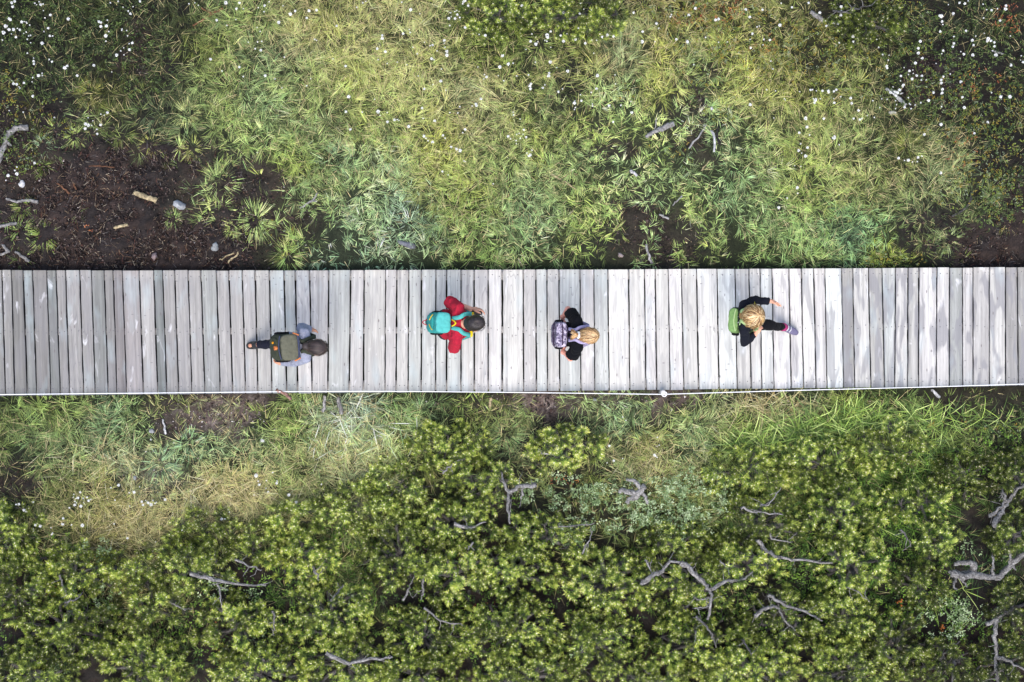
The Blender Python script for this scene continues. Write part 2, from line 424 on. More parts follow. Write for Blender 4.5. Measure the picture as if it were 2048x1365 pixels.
# broad bright reed grass along the edge of the pines, long straw-white sedge near the walk
def patch_blades(name, spots, cols, Lr, W, n_per, elevr=(.35, 1.2)):
    pl = Pile()
    for (px, py, rx, ry, n) in spots:
        a = RNG.uniform(0, 2 * np.pi, n); r = np.sqrt(RNG.random(n))
        qx, qy = px + rx * r * np.cos(a), py + ry * r * np.sin(a)
        x, y = at_np(qx, qy, G0); z = ground_z(x, y)
        ti = np.repeat(np.arange(n), n_per); N = len(ti)
        c = lin(np.array(cols))[RNG.integers(0, len(cols), N)] * PLANT_K * RNG.uniform(.7, 1.25, (N, 1))
        yaw = RNG.uniform(0, 2 * np.pi, N)
        L = RNG.uniform(*Lr, N)
        b = np.stack((x[ti] + RNG.normal(0, .012, N), y[ti] + RNG.normal(0, .012, N), z[ti]), -1)
        blades(pl, b, yaw, RNG.uniform(*elevr, N), RNG.uniform(.8, 1.9, N), L, W * RNG.uniform(.7, 1.3, N), RNG.normal(0, .4, N), np.clip(c * .9, 0, .9), np.clip(c * 1.15, 0, .9), 3)
    return tag(pl.build(name, M_GRASS), kind="stuff")

patch_blades("reed_grass", [(1490,890,50,25,30),(1560,872,60,32,46),(1640,862,60,28,44),(1710,845,50,22,30),(1790,838,60,22,18),(1850,905,60,40,26),(1740,820,40,15,8),(1830,960,70,40,12),(1740,1060,50,60,6),(1900,1210,60,50,6),(1960,840,70,25,7),(1880,840,30,20,10)],
             [(150,176,84),(116,146,66),(182,200,120),(84,112,50),(70,94,44)], (.20,.38), .0095, 6)
patch_blades("pale_sedge", [(700,855,50,28,17),(745,880,45,25,12),(660,890,40,25,8),(800,860,60,25,8)], [(180,192,158),(130,156,104),(150,160,110),(220,222,212)], (.18,.36), .0105, 3)
patch_blades("straw_grass", [(450,985,90,35,38),(330,1040,110,40,44),(560,1000,80,30,20),(220,1070,70,30,20),(150,930,110,50,16),(1290,935,70,30,18),(1350,920,60,30,10),(640,920,90,40,20),(1560,815,90,18,30),(240,920,60,60,20)],
             [(196,184,140),(170,154,106),(210,202,166),(150,148,96),(110,104,64)], (.20,.38), .0048, 7, (.15,.9))

# ------------------------------------------------------------------ loose peat crumbs, gravel
def crumbs(name, n, accept, sizes, cols, mat):
    pl = Pile()
    qx, qy = RNG.uniform(-60, 2110, n), RNG.uniform(-60, 1000, n)
    ok = accept(qx, qy); qx, qy = qx[ok], qy[ok]; n = len(qx)
    x, y = at_np(qx, qy, G0)
    z = ground_z(x, y) + RNG.uniform(-.012, .03, n)
    base = np.array([(1, 0, 0), (0, 1, 0), (-1, 0, 0), (0, -1, 0), (0, 0, 1), (0, 0, -1)], float)
    V = base[None] * RNG.uniform(.5, 1.3, (n, 6, 1)) + RNG.normal(0, .18, (n, 6, 3))
    r = RNG.uniform(0, 6.28, n); c_, s_ = np.cos(r), np.sin(r)
    V = np.stack((V[..., 0] * c_[:, None] - V[..., 1] * s_[:, None], V[..., 0] * s_[:, None] + V[..., 1] * c_[:, None], V[..., 2] * .75), -1)
    V = V * (sizes[0] + (sizes[1] - sizes[0]) * RNG.random(n) ** 2.2)[:, None, None] + np.stack((x, y, z), -1)[:, None]
    f = np.array([(0, 1, 4), (1, 2, 4), (2, 3, 4), (3, 0, 4), (1, 0, 5), (2, 1, 5), (3, 2, 5), (0, 3, 5)])
    F = (np.arange(n)[:, None, None] * 6 + f[None]).reshape(-1, 3)
    cc = lin(np.array(cols))[RNG.integers(0, len(cols), n)] * RNG.uniform(.5, 1.4, (n, 1))
    pl.add(V.reshape(-1, 3), F, np.repeat(np.clip(cc, 0, .9), 6, 0))
    return tag(pl.build(name, mat), kind="stuff")
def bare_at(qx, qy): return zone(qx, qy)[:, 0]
crumbs("peat_crumbs", 330000, lambda a, b: (RNG.random(len(a)) > bare_at(a, b) * 2.0 + .12) & ~((b > 540) & (b < 785)), (.003, .019), [(50,42,40),(38,31,30),(60,48,45),(44,37,37),(72,57,52),(28,24,24),(86,74,70)], M_STONE)
def gravel_at(a, b):
    g = np.exp(-(((a - 465) / 75) ** 2 + ((b - 832) / 30) ** 2)) + .9 * np.exp(-(((a - 350) / 40) ** 2 + ((b - 850) / 45) ** 2)) + np.exp(-(((a - 300) / 45) ** 2 + ((b - 960) / 45) ** 2)) + .35 * np.exp(-(((a - 1150) / 260) ** 2 + ((b - 808) / 18) ** 2)) + .25 * np.exp(-(((a - 1480) / 120) ** 2 + ((b - 805) / 20) ** 2)) + .02 * (b > 280) * (b < 535) * (a < 640) 
    return (RNG.random(len(a)) < g)
crumbs("gravel", 90000, gravel_at, (.004, .013), [(150,136,132),(120,106,104),(186,176,174),(96,84,82),(206,200,198),(130,104,98)], M_STONE)

def litter():
    pl = Pile()
    n = 90000
    qx, qy = RNG.uniform(-60, 2110, n), RNG.uniform(-60, 1000, n)
    ok = (RNG.random(n) * .55 > bare_at(qx, qy) + .12) & ~((qy > 540) & (qy < 785)); qx, qy = qx[ok], qy[ok]; n = len(qx)
    x, y = at_np(qx, qy, G0); z = ground_z(x, y) + RNG.uniform(.012, .04, n)
    c = lin(np.array([(120,92,70),(150,130,104),(96,60,50),(84,72,66),(176,164,144),(64,48,42),(110,106,104)]))[RNG.integers(0, 7, n)] * RNG.uniform(.4, 1.0, (n, 1))
    blades(pl, np.stack((x, y, z), -1), RNG.uniform(0, 6.28, n), RNG.uniform(-.1, .25, n), RNG.uniform(0, .6, n), .02 + .08 * RNG.random(n) ** 2, RNG.uniform(.003, .007, n), RNG.normal(0, .4, n), c, c * 1.1, 2)
    return tag(pl.build("plant_litter", M_DEADWOOD), kind="stuff")
litter()

# ------------------------------------------------------------------ small leaves: ground cover of bilberry, heath and mosses
def leaf_cover(name, spots, cols, size, lift, per_m2):
    pl = Pile()
    for sp in spots:
        (px, py, rx, ry) = sp[:4]; k = sp[4] if len(sp) > 4 else 1.0
        area = np.pi * rx * ry / 175.0 ** 2
        n = max(4, int(area * per_m2 * k))
        a = RNG.uniform(0, 2 * np.pi, n); r = np.sqrt(RNG.random(n))
        qx, qy = px + rx * r * np.cos(a), py + ry * r * np.sin(a)
        ok = fbm(qx / 16, qy / 16, 131, 3) > .40
        qx, qy = qx[ok], qy[ok]; n = len(qx)
        if n == 0: continue
        x, y = at_np(qx, qy, G0); z = ground_z(x, y) + RNG.uniform(*lift, n)
        m = 5; ti = np.repeat(np.arange(n), m); N = len(ti)
        yaw = RNG.uniform(0, 2 * np.pi, N); tilt = RNG.uniform(-.1, .8, N)
        L = size * RNG.uniform(.7, 1.3, N); W = L * .55
        d = np.stack((np.cos(yaw) * np.cos(tilt), np.sin(yaw) * np.cos(tilt), np.sin(tilt)), -1)
        s = np.stack((-np.sin(yaw), np.cos(yaw), RNG.normal(0, .25, N)), -1)
        b = np.stack((x[ti], y[ti], z[ti]), -1) + RNG.normal(0, size * .55, (N, 3)) * np.array([1, 1, .5])
        V = np.stack((b, b + d * L[:, None] * .5 + s * W[:, None] * .5, b + d * L[:, None], b + d * L[:, None] * .5 - s * W[:, None] * .5), 1).reshape(-1, 3)
        cc = lin(np.array(cols))[RNG.integers(0, len(cols), n)][ti] * PLANT_K * RNG.uniform(.65, 1.3, (N, 1))
        pl.add(V, np.arange(4 * N).reshape(-1, 4), np.repeat(np.clip(cc, 0, .8), 4, 0))
    return tag(pl.build(name, M_LEAF), kind="stuff")

leaf_cover("bilberry_leaves", [(1120,985,90,40,1.3),(1220,1010,90,55,1.2),(1310,1000,80,50,1.3),(1390,985,70,55,1.5),(1360,1045,60,35,1.2),(1130,1060,40,30),(200,1095,45,22),(430,1170,30,30,.8),(220,1180,30,40,.8),(510,1190,25,20),(1880,1230,60,45),(1940,1215,50,30),(520,1260,20,20),(1930,1095,20,18),(1150,1300,25,30,.6),(1200,1210,20,25,.5),(130,1330,25,20,.7),(700,1190,20,15,.7)],
           [(146,168,122),(116,140,92),(178,194,154),(88,110,68)], .022, (.10, .32), 620)
leaf_cover("heath_leaves", [(1400,60,90,60),(1500,80,90,70),(1600,110,90,70),(1450,150,90,50,.6),(1700,150,90,60,.7),(1800,60,80,60),(1900,200,90,90,.8),(2000,260,60,120),(1960,360,60,50),(2010,420,40,50),(1340,20,60,40),(20,200,30,60,1.4),(110,240,50,40,.7),(60,320,40,30),(540,460,50,30,.4),(1260,190,40,20),(1440,230,40,20,1.2),(1340,310,60,30,.5),(1790,520,60,16,1.6),(1900,380,50,40,.7),(1880,845,60,12),(2000,860,60,15)],
           [(112,124,46),(128,116,44),(86,104,42),(146,126,50),(132,148,60),(70,92,46),(130,142,112)], .016, (.02, .12), 560)
leaf_cover("dark_corner_mat", [(90,90,150,110,.8),(260,70,90,70,.6),(300,150,60,60,.8),(30,300,40,60,.8),(1850,130,90,110,1.0),(1960,150,100,150,1.0),(2010,380,50,60),(1780,70,70,50),(1940,440,60,40,.6)], [(66,84,40),(50,68,34),(84,104,48),(44,56,30),(98,116,60)], .018, (.02, .13), 640)  # dark green leaves towards the upper corners, carrying the vignette in their colour too
leaf_cover("rusty_heather", [(1440,20,60,25),(1530,90,40,20,.7),(1380,40,50,20,.6),(1760,50,40,20,.5),(1960,170,50,30,.6),(1920,300,40,40,.5),(2020,40,40,30),(420,1230,18,20),(440,1290,16,14),(100,1190,20,40,.5),(1660,1040,14,12),(960,1210,30,20,.4),(1130,960,40,14,.6),(1300,1110,20,10,.4),(180,460,12,8,.5)],
           [(150,84,52),(126,70,44),(176,108,60)], .015, (.03, .14), 420)
leaf_cover("green_undergrowth", [(100,1200,140,140,.6),(350,1240,140,110,.7),(600,1200,150,120,.8),(700,1100,60,50,1.2),(850,1200,150,130,.6),(1050,1250,150,110,.6),(1300,1210,140,120,.9),(1500,1220,140,120,.7),(1680,1180,120,130,1.1),(1760,1060,70,80,1.3),(1830,1140,90,120,1.2),(1930,1290,110,80,.8),(1000,1050,120,60,.5),(1650,1000,100,70,.6),(1880,950,100,60,.9),(1990,900,60,50,.8),(1500,1000,80,60,.5),(660,1075,40,30,1.4)],
           [(84,116,40),(104,138,48),(64,92,36),(116,150,58),(50,72,34)], .024, (.02, .20), 420)

# ------------------------------------------------------------------ tubes
def frame_of(d):
    d = d / (np.linalg.norm(d) + 1e-9)
    a = np.array([0, 0, 1.0]) if abs(d[2]) < .9 else np.array([1.0, 0, 0])
    u = np.cross(d, a); u /= np.linalg.norm(u)
    return u, np.cross(d, u)

def tube(pile, pts, radii, col, seg=7, rough=0.0, rng=RNG, flat=1.0):
    pts = np.asarray([tuple(p) for p in pts], float); n = len(pts)
    radii = np.asarray(radii, float) * np.ones(n)
    rings = []
    for i in range(n):
        d = pts[min(i + 1, n - 1)] - pts[max(i - 1, 0)]
        u, v = frame_of(d)
        a = np.linspace(0, 2 * np.pi, seg, endpoint=False)
        rr = radii[i] * (1 + rough * rng.normal(0, 1, seg))
        rings.append(pts[i] + np.cos(a)[:, None] * u * rr[:, None] + np.sin(a)[:, None] * v * rr[:, None] * flat)
    V = np.concatenate(rings + [pts[:1], pts[-1:]])
    F = []
    for i in range(n - 1):
        for k in range(seg):
            F.append((i * seg + k, i * seg + (k + 1) % seg, (i + 1) * seg + (k + 1) % seg, (i + 1) * seg + k))
    col = np.asarray(col, float)
    C = np.tile(col, (len(V), 1)) if col.ndim == 1 else col
    C = C * (1 + .30 * rng.normal(0, 1, (len(V), 1)))
    o = pile.n
    pile.add(V, np.array(F), np.clip(C, .003, 1))
    T = []
    for k in range(seg):
        T.append((n * seg, (k + 1) % seg, k)); T.append((n * seg + 1, (n - 1) * seg + k, (n - 1) * seg + (k + 1) % seg))
    pile.f.append((np.array(T) + o).ravel()); pile.s.append(np.full(len(T), 3, dtype=np.int32))

def smooth_path(pts, k=4, wob=0.0, rng=RNG):
    pts = np.asarray([tuple(p) for p in pts], float)
    if len(pts) < 3 and wob == 0: return pts
    out = []
    n = len(pts)
    for i in range(n - 1):
        p0, p1, p2, p3 = pts[max(i - 1, 0)], pts[i], pts[i + 1], pts[min(i + 2, n - 1)]
        for t in np.linspace(0, 1, k, endpoint=False):
            out.append(.5 * ((2 * p1) + (-p0 + p2) * t + (2 * p0 - 5 * p1 + 4 * p2 - p3) * t * t + (-p0 + 3 * p1 - 3 * p2 + p3) * t ** 3))
    out.append(pts[-1]); out = np.array(out)
    out[1:-1] += rng.normal(0, 1, (len(out) - 2, 3)) * wob
    return out

GREY = lin((176, 173, 170)); GREYD = lin((116, 112, 110)); BROWN = lin((120, 84, 62)); TAN = lin((196, 178, 140)); WHITE = lin((226, 226, 226))

# ------------------------------------------------------------------ dwarf pines
# branches that show bare between the needles: px path, radius px, height above ground, index of bush
BR = [
 ([(1072,970),(1040,974),(1019,988),(1015,1012),(1020,1048)],5.5,.62,'fork'),([(1019,988),(1010,968),(1003,945)],4,.55,'fork'),
 ([(1045,974),(1045,990),(1042,1002)],2.5,.5,'fork'),
 ([(1282,1166),(1306,1151),(1328,1140),(1340,1124),(1362,1125)],5.5,.68,'wye'),([(1362,1125),(1384,1145),(1404,1164),(1421,1184),(1421,1206),(1416,1240)],6,.72,'wye'),
 ([(1424,1178),(1450,1165),(1482,1160),(1506,1144)],4.5,.75,'wye'),([(1418,1196),(1400,1198),(1385,1195)],1.8,.66,'wye'),([(1418,1214),(1396,1216),(1385,1217)],1.8,.66,'wye'),
 ([(1515,1080),(1530,1100),(1562,1116),(1602,1120),(1665,1126)],5,.6,'bare'),([(1540,1068),(1548,1080),(1585,1084)],2.5,.6,'bare'),([(1482,1018),(1520,1024),(1566,1030)],3,.6,'bare'),([(1520,1012),(1540,1005),(1562,975)],2,.6,'bare'),
 ([(1536,1190),(1562,1206),(1602,1222),(1645,1242)],4.5,.62,'arch'),([(1508,1232),(1532,1218),(1556,1216),(1568,1240),(1590,1262)],4.5,.62,'arch'),
 ([(1393,1232),(1410,1250),(1424,1270),(1432,1296)],4,.5,'low'),([(1486,1280),(1494,1294),(1502,1312)],4,.6,'low'),([(1392,1262),(1388,1290)],4,.5,'low'),
 ([(380,1148),(420,1158),(470,1167),(532,1172)],5,.5,'long'),([(470,1120),(500,1132),(524,1140)],3,.5,'long'),([(437,1165),(441,1195),(444,1225)],2.2,.4,'long'),
 ([(662,1203),(674,1188),(686,1170)],4,.6,'prop'),([(545,1222),(549,1245),(548,1272)],3.5,.5,'dusk'),([(626,1134),(634,1150),(638,1162)],3,.5,'glow'),
 ([(652,1306),(690,1324),(740,1320),(785,1314)],5,.6,'shed'),
 ([(908,1048),(936,1056),(972,1044)],4.5,.6,'crest'),([(946,1085),(935,1100)],2.5,.6,'crest'),
 ([(845,1160),(846,1180),(842,1200)],3.5,.5,'gloom'),([(806,1200),(818,1180),(824,1162)],3.5,.5,'gloom'),([(848,1216),(880,1240),(926,1252)],3.5,.45,'gloom'),
 ([(886,948),(900,932),(922,920)],3.5,.5,'west'),([(1082,906),(1100,910),(1118,914)],3,.55,'dome'),([(1165,1108),(1176,1085),(1186,1062)],3,.5,'south'),([(1100,1055),(1140,1054),(1190,1046)],2.5,.5,'south'),
 ([(340,1205),(352,1212),(372,1220)],4,.45,'mossy'),([(120,1150),(128,1175),(140,1200)],3,.4,'gold'),([(130,1205),(150,1200),(165,1185)],3,.4,'gold'),
 ([(1986,1052),(2000,1030),(2016,1004),(2036,978),(2062,964)],6.5,.55,'elbow'),([(2012,1004),(2008,990),(2004,978)],3.5,.55,'elbow'),([(1978,1032),(2000,1016),(2014,1002)],5,.55,'elbow'),
 ([(1972,1250),(1994,1236),(2006,1230)],5,.5,'tall'),([(1994,1238),(1990,1268),(1992,1304),(1990,1340),(2000,1378)],5.5,.55,'tall'),([(1992,1314),(2028,1328),(2066,1350)],4,.55,'tall'),
 ([(1880,1318),(1896,1300),(1920,1282)],3.5,.4,'dark'),([(1908,1320),(1906,1345),(1900,1380)],5,.4,'dark'),([(1800,1060),(1815,1075),(1822,1095)],3,.4,'pale'),
 ([(1290,1120),(1300,1138),(1304,1148)],2.5,.5,'wye'),([(1440,1122),(1455,1135),(1460,1150)],2.2,.5,'wye'),([(1690,1175),(1715,1185),(1740,1205)],2.5,.45,'long2'),
]
# key, px, py, rx, ry, height m, brightness, yellow, label
BUSH = [
 ('strip',28,1065,62,62,.5,.80,.35,"yellow-green dwarf pine in the narrow strip by the dark gap at the left edge"),
 ('ledge',30,1180,75,68,.55,.78,.35,"dwarf pine on the left edge with dark holes between its small round tips"),
 ('gold',150,1150,90,60,.55,.85,.65,"golden dwarf pine bordering the lower tip of the straw grass"),
 ('rim',262,1138,62,42,.5,.95,.5,"low yellow dwarf pine just under the blue-green bilberry patch by the straw grass"),
 ('reddish',140,1265,105,72,.6,.75,.4,"dwarf pine left of the rusty heather spots"),
 ('nook',60,1345,95,60,.55,.7,.3,"dark dwarf pine in the bottom left corner"),
 ('mossy',300,1215,75,55,.6,.9,.35,"dwarf pine with a grey branch stub on its lower side, right of the bilberry hollow"),
 ('base',290,1330,100,62,.65,.9,.45,"bushy dwarf pine on the bottom edge right of the bottom left corner"),
 ('head',405,1072,85,48,.5,.95,.25,"dark green dwarf pine jutting up beside the straw grass"),
 ('long',385,1140,90,55,.65,.92,.25,"dwarf pine above the long straight grey branch"),
 ('plume',510,1085,70,50,.5,.95,.25,"deep green dwarf pine between the straw grass edge and the glowing lime pine"),
 ('glow',608,1118,72,46,.7,1.25,.85,"bright lime dwarf pine with the largest and lightest tips"),
 ('shade',590,1040,72,40,.5,1.05,.15,"pale-tipped dwarf pine on the grass edge behind the lime pine"),
 ('dusk',480,1255,95,72,.6,.95,.45,"dwarf pine wrapped round two small bilberry sprigs"),
 ('foot',520,1345,105,55,.65,.95,.5,"yellowish dwarf pine on the bottom edge below the bilberry sprigs"),
 ('prop',660,1225,95,68,.7,1.0,.45,"full dwarf pine with a short slanting grey stem at its top"),
 ('shed',690,1330,100,58,.7,.95,.35,"dwarf pine carrying a thick grey level branch near the bottom edge"),
 ('slope',715,1015,92,56,.5,1.0,.15,"dark pale-tipped dwarf pine where the thicket edge climbs to the walk"),
 ('step',790,978,74,52,.5,1.0,.15,"small dark dwarf pine with white-dotted tips on the rising thicket edge"),
 ('west',893,895,90,52,.55,1.0,.35,"loose dark dwarf pine nearest the walk, left of the round dome pine"),
 ('dome',1128,895,82,48,.7,1.1,.5,"round dome of a dwarf pine standing out towards the walk"),
 ('fork',960,965,75,55,.65,1.0,.4,"dwarf pine behind the pale hook-shaped bare branch"),
 ('crest',905,1045,85,50,.7,1.05,.35,"dwarf pine with a short crooked grey branch across it"),
 ('gloom',800,1110,85,80,.6,.8,.3,"shady dwarf pine around two upright grey stems"),
 ('sunny',915,1150,78,62,.75,1.2,.5,"bright dense dwarf pine below the crooked branch"),
 ('hollow',850,1275,95,70,.55,.78,.35,"dark open dwarf pine beside the bare twiggy hollow"),
 ('keel',840,1355,100,45,.6,.9,.4,"dwarf pine on the bottom edge under the dark open pine"),
 ('south',1095,1075,92,46,.6,.95,.35,"dwarf pine along the lower edge of the big bilberry patch"),
 ('middle',1030,1150,85,60,.7,1.05,.45,"dwarf pine just above the bare twiggy hollow"),
 ('crown',1020,1265,105,66,.7,.95,.45,"broad dwarf pine right of the twiggy hollow"),
 ('floor',1060,1350,110,45,.65,.9,.45,"dwarf pine on the bottom edge under the broad one"),
 ('pearl',1215,1165,92,72,.75,1.15,.45,"densely tipped light dwarf pine left of the wishbone branch"),
 ('pocket',1190,1285,100,66,.65,.92,.4,"dwarf pine below the densely tipped light one"),
 ('wye',1370,1170,95,62,.65,.95,.45,"dwarf pine split by a large pale wishbone branch"),
 ('cap',1350,1085,92,42,.65,1.0,.4,"flat dwarf pine under the right end of the bilberry patch"),
 ('low',1400,1290,105,68,.65,1.0,.5,"dwarf pine below the wishbone branch with grey stems showing"),
 ('nod',1330,1360,110,42,.6,.9,.45,"dwarf pine on the bottom edge under the wishbone branch"),
 ('tuftpine',1490,945,90,60,.6,1.0,.3,"dwarf pine at the foot of the bright reed grass"),
 ('bare',1525,1045,90,56,.55,.75,.3,"thin dwarf pine with many bare grey twigs"),
 ('gem',1490,1130,75,46,.75,1.15,.6,"light dwarf pine of round separate tips at the wishbone's right arm"),
 ('arch',1570,1235,92,66,.6,.85,.4,"dwarf pine under two slanting grey branches"),
 ('lamp',1500,1335,105,60,.75,1.15,.6,"bright yellow dwarf pine bulging up from the bottom edge"),
 ('reedy',1640,925,92,58,.6,1.0,.2,"olive dwarf pine right under the reed grass"),
 ('frost',1680,1030,85,62,.65,.95,.15,"pale grey-tipped dwarf pine in the right half"),
 ('long2',1700,1130,85,62,.7,1.05,.3,"dwarf pine with long drooping needle brushes"),
 ('stack',1680,1240,85,66,.7,.95,.35,"dwarf pine below the one with drooping brushes"),
 ('end',1690,1340,100,58,.65,.9,.4,"dwarf pine on the bottom edge left of the dark corner"),
 ('olive',1778,892,82,50,.55,.9,.15,"dull olive dwarf pine between reeds and mossy bank"),
 ('pale',1880,1085,58,44,.6,.85,.1,"small white-tipped dwarf pine beside the bare brown hollow"),
 ('vale',1840,1005,72,46,.55,.85,.25,"dwarf pine between the pale grey-tipped one and the dark right edge"),
 ('ridge',1840,1175,66,46,.5,.62,.2,"low dark dwarf pine left of the fallen trunk"),
 ('loner',1790,1290,70,75,.6,.7,.3,"dark dwarf pine near the orange fungi"),
 ('bank',1930,950,85,48,.5,.58,.2,"very dark dwarf pine under the mossy bank at the right"),
 ('elbow',2030,950,62,62,.55,.55,.2,"dark dwarf pine with an elbow of grey trunk on the right edge"),
 ('side',2025,1070,55,60,.55,.55,.2,"dark dwarf pine above the fallen trunk on the right edge"),
 ('gap',2020,1215,55,55,.55,.55,.2,"dark dwarf pine under the fallen trunk on the right edge"),
 ('tall',2000,1330,70,62,.55,.55,.2,"dark dwarf pine with a tall bare grey stem in the bottom right corner"),
 ('dark',1895,1330,80,60,.5,.5,.2,"sparse dark dwarf pine left of the bottom right corner"),
 ('toppine',995,35,72,48,.5,.85,.3,"small dwarf pine at the top edge of the meadow, the left one of a pair"),
 ('toppair',1155,35,110,46,.5,.8,.3,"wide dwarf pine at the top edge of the meadow, the right one of a pair"),
 ('topdark',1730,45,90,48,.5,.6,.2,"dark dwarf pine with a grey bent branch at the top edge near the white flowers"),
]
BR.append(([(1665,22),(1690,27),(1722,16),(1745,10)],3,.3,'topdark'))
BRP = np.concatenate([smooth_path([(*p, 0) for p in b[0]], 8)[:, :2] for b in BR] + [np.array([(1900,1145),(1920,1150),(1940,1152),(1960,1152),(1980,1155),(1995,1152),(2010,1140),(2022,1130),(2035,1118),(2048,1108),(1910,1126),(1930,1128),(1945,1133),(1240,983),(1258,985),(1275,990),(1285,978),(1262,965),(1268,1000),(1945,1085),(1945,1070),(1955,1095),(970,1195),(985,1210),(940,1190)])])
BRR = np.concatenate([np.full(len(smooth_path([(*p, 0) for p in b[0]], 8)), b[1] + (1.8 if b[3] in ('fork', 'wye', 'elbow', 'tall', 'arch', 'bare', 'long', 'shed', 'crest') else -1)) for b in BR] + [np.full(25, 15.0)])

def shoots_mesh(pile, P, A, Ln, bright, yel, rng):
    """whorled needle shoots at P with axes A: ring upon ring of needles, pale bud in the middle"""
    n = len(P); K = 50
    U = np.cross(A, np.tile(np.array([[.3, .9, .1]]), (n, 1))); U /= np.linalg.norm(U, axis=1, keepdims=True)
    Vv = np.cross(A, U)
    ti = np.repeat(np.arange(n), K); N = len(ti)
    t = np.tile(np.linspace(0, 1, K), n) + rng.uniform(-.04, .04, N)           # 0 = low on the twig, 1 = at the tip
    az = rng.uniform(0, 2 * np.pi, N)
    spread = (1.25 - .85 * np.clip(t, 0, 1) ** 1.3) + rng.normal(0, .12, N)     # angle from the axis
    d = np.cos(spread)[:, None] * A[ti] + np.sin(spread)[:, None] * (np.cos(az)[:, None] * U[ti] + np.sin(az)[:, None] * Vv[ti])
    b = P[ti] + A[ti] * ((t - 1) * Ln[ti] * 1.1)[:, None]
    L = Ln[ti] * rng.uniform(.8, 1.15, N)
    s = np.cross(d, rng.normal(0, 1, (N, 3))); s /= np.linalg.norm(s, axis=1, keepdims=True)
    W = (Ln[ti] * .038)[:, None]
    mid = b + d * (L * .55)[:, None]
    V = np.stack((b, mid + s * W, b + d * L[:, None], mid - s * W), 1).reshape(-1, 3)
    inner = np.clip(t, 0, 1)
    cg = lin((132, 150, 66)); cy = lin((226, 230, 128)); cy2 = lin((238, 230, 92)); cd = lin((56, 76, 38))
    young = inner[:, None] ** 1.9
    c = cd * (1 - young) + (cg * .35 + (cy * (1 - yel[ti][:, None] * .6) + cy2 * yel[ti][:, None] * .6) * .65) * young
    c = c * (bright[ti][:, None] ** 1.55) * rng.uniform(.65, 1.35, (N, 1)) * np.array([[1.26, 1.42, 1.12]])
    C = np.stack((c * .8, c, np.clip(c * 1.35, 0, .85), c), 1).reshape(-1, 3)
    pile.add(V, np.arange(4 * N).reshape(-1, 4), np.clip(C, 0, .85))
    # buds
    hb = rng.random(n) < .66
    m = int(hb.sum()); Pb, Ab, Ub, Vb = P[hb], A[hb], U[hb], Vv[hb]
    r = (Ln[hb] * .15)[:, None]; h = (Ln[hb] * .55)[:, None]
    rows = [Pb + Ab * h * .1 + Ub * r, Pb + Ab * h * .1 + Vb * r, Pb + Ab * h * .1 - Ub * r, Pb + Ab * h * .1 - Vb * r, Pb + Ab * h]
    V = np.stack(rows, 1).reshape(-1, 3)
    o = np.arange(m)[:, None] * 5
    f = np.concatenate([o + np.array([[k, (k + 1) % 4, 4]]) for k in range(4)])
    c = lin((240, 236, 200))[None] * rng.uniform(.75, 1.15, (m, 1)) * np.clip(bright[hb], .6, 1.1)[:, None]
    pile.add(V, f, np.repeat(np.clip(c, 0, .9), 5, 0))

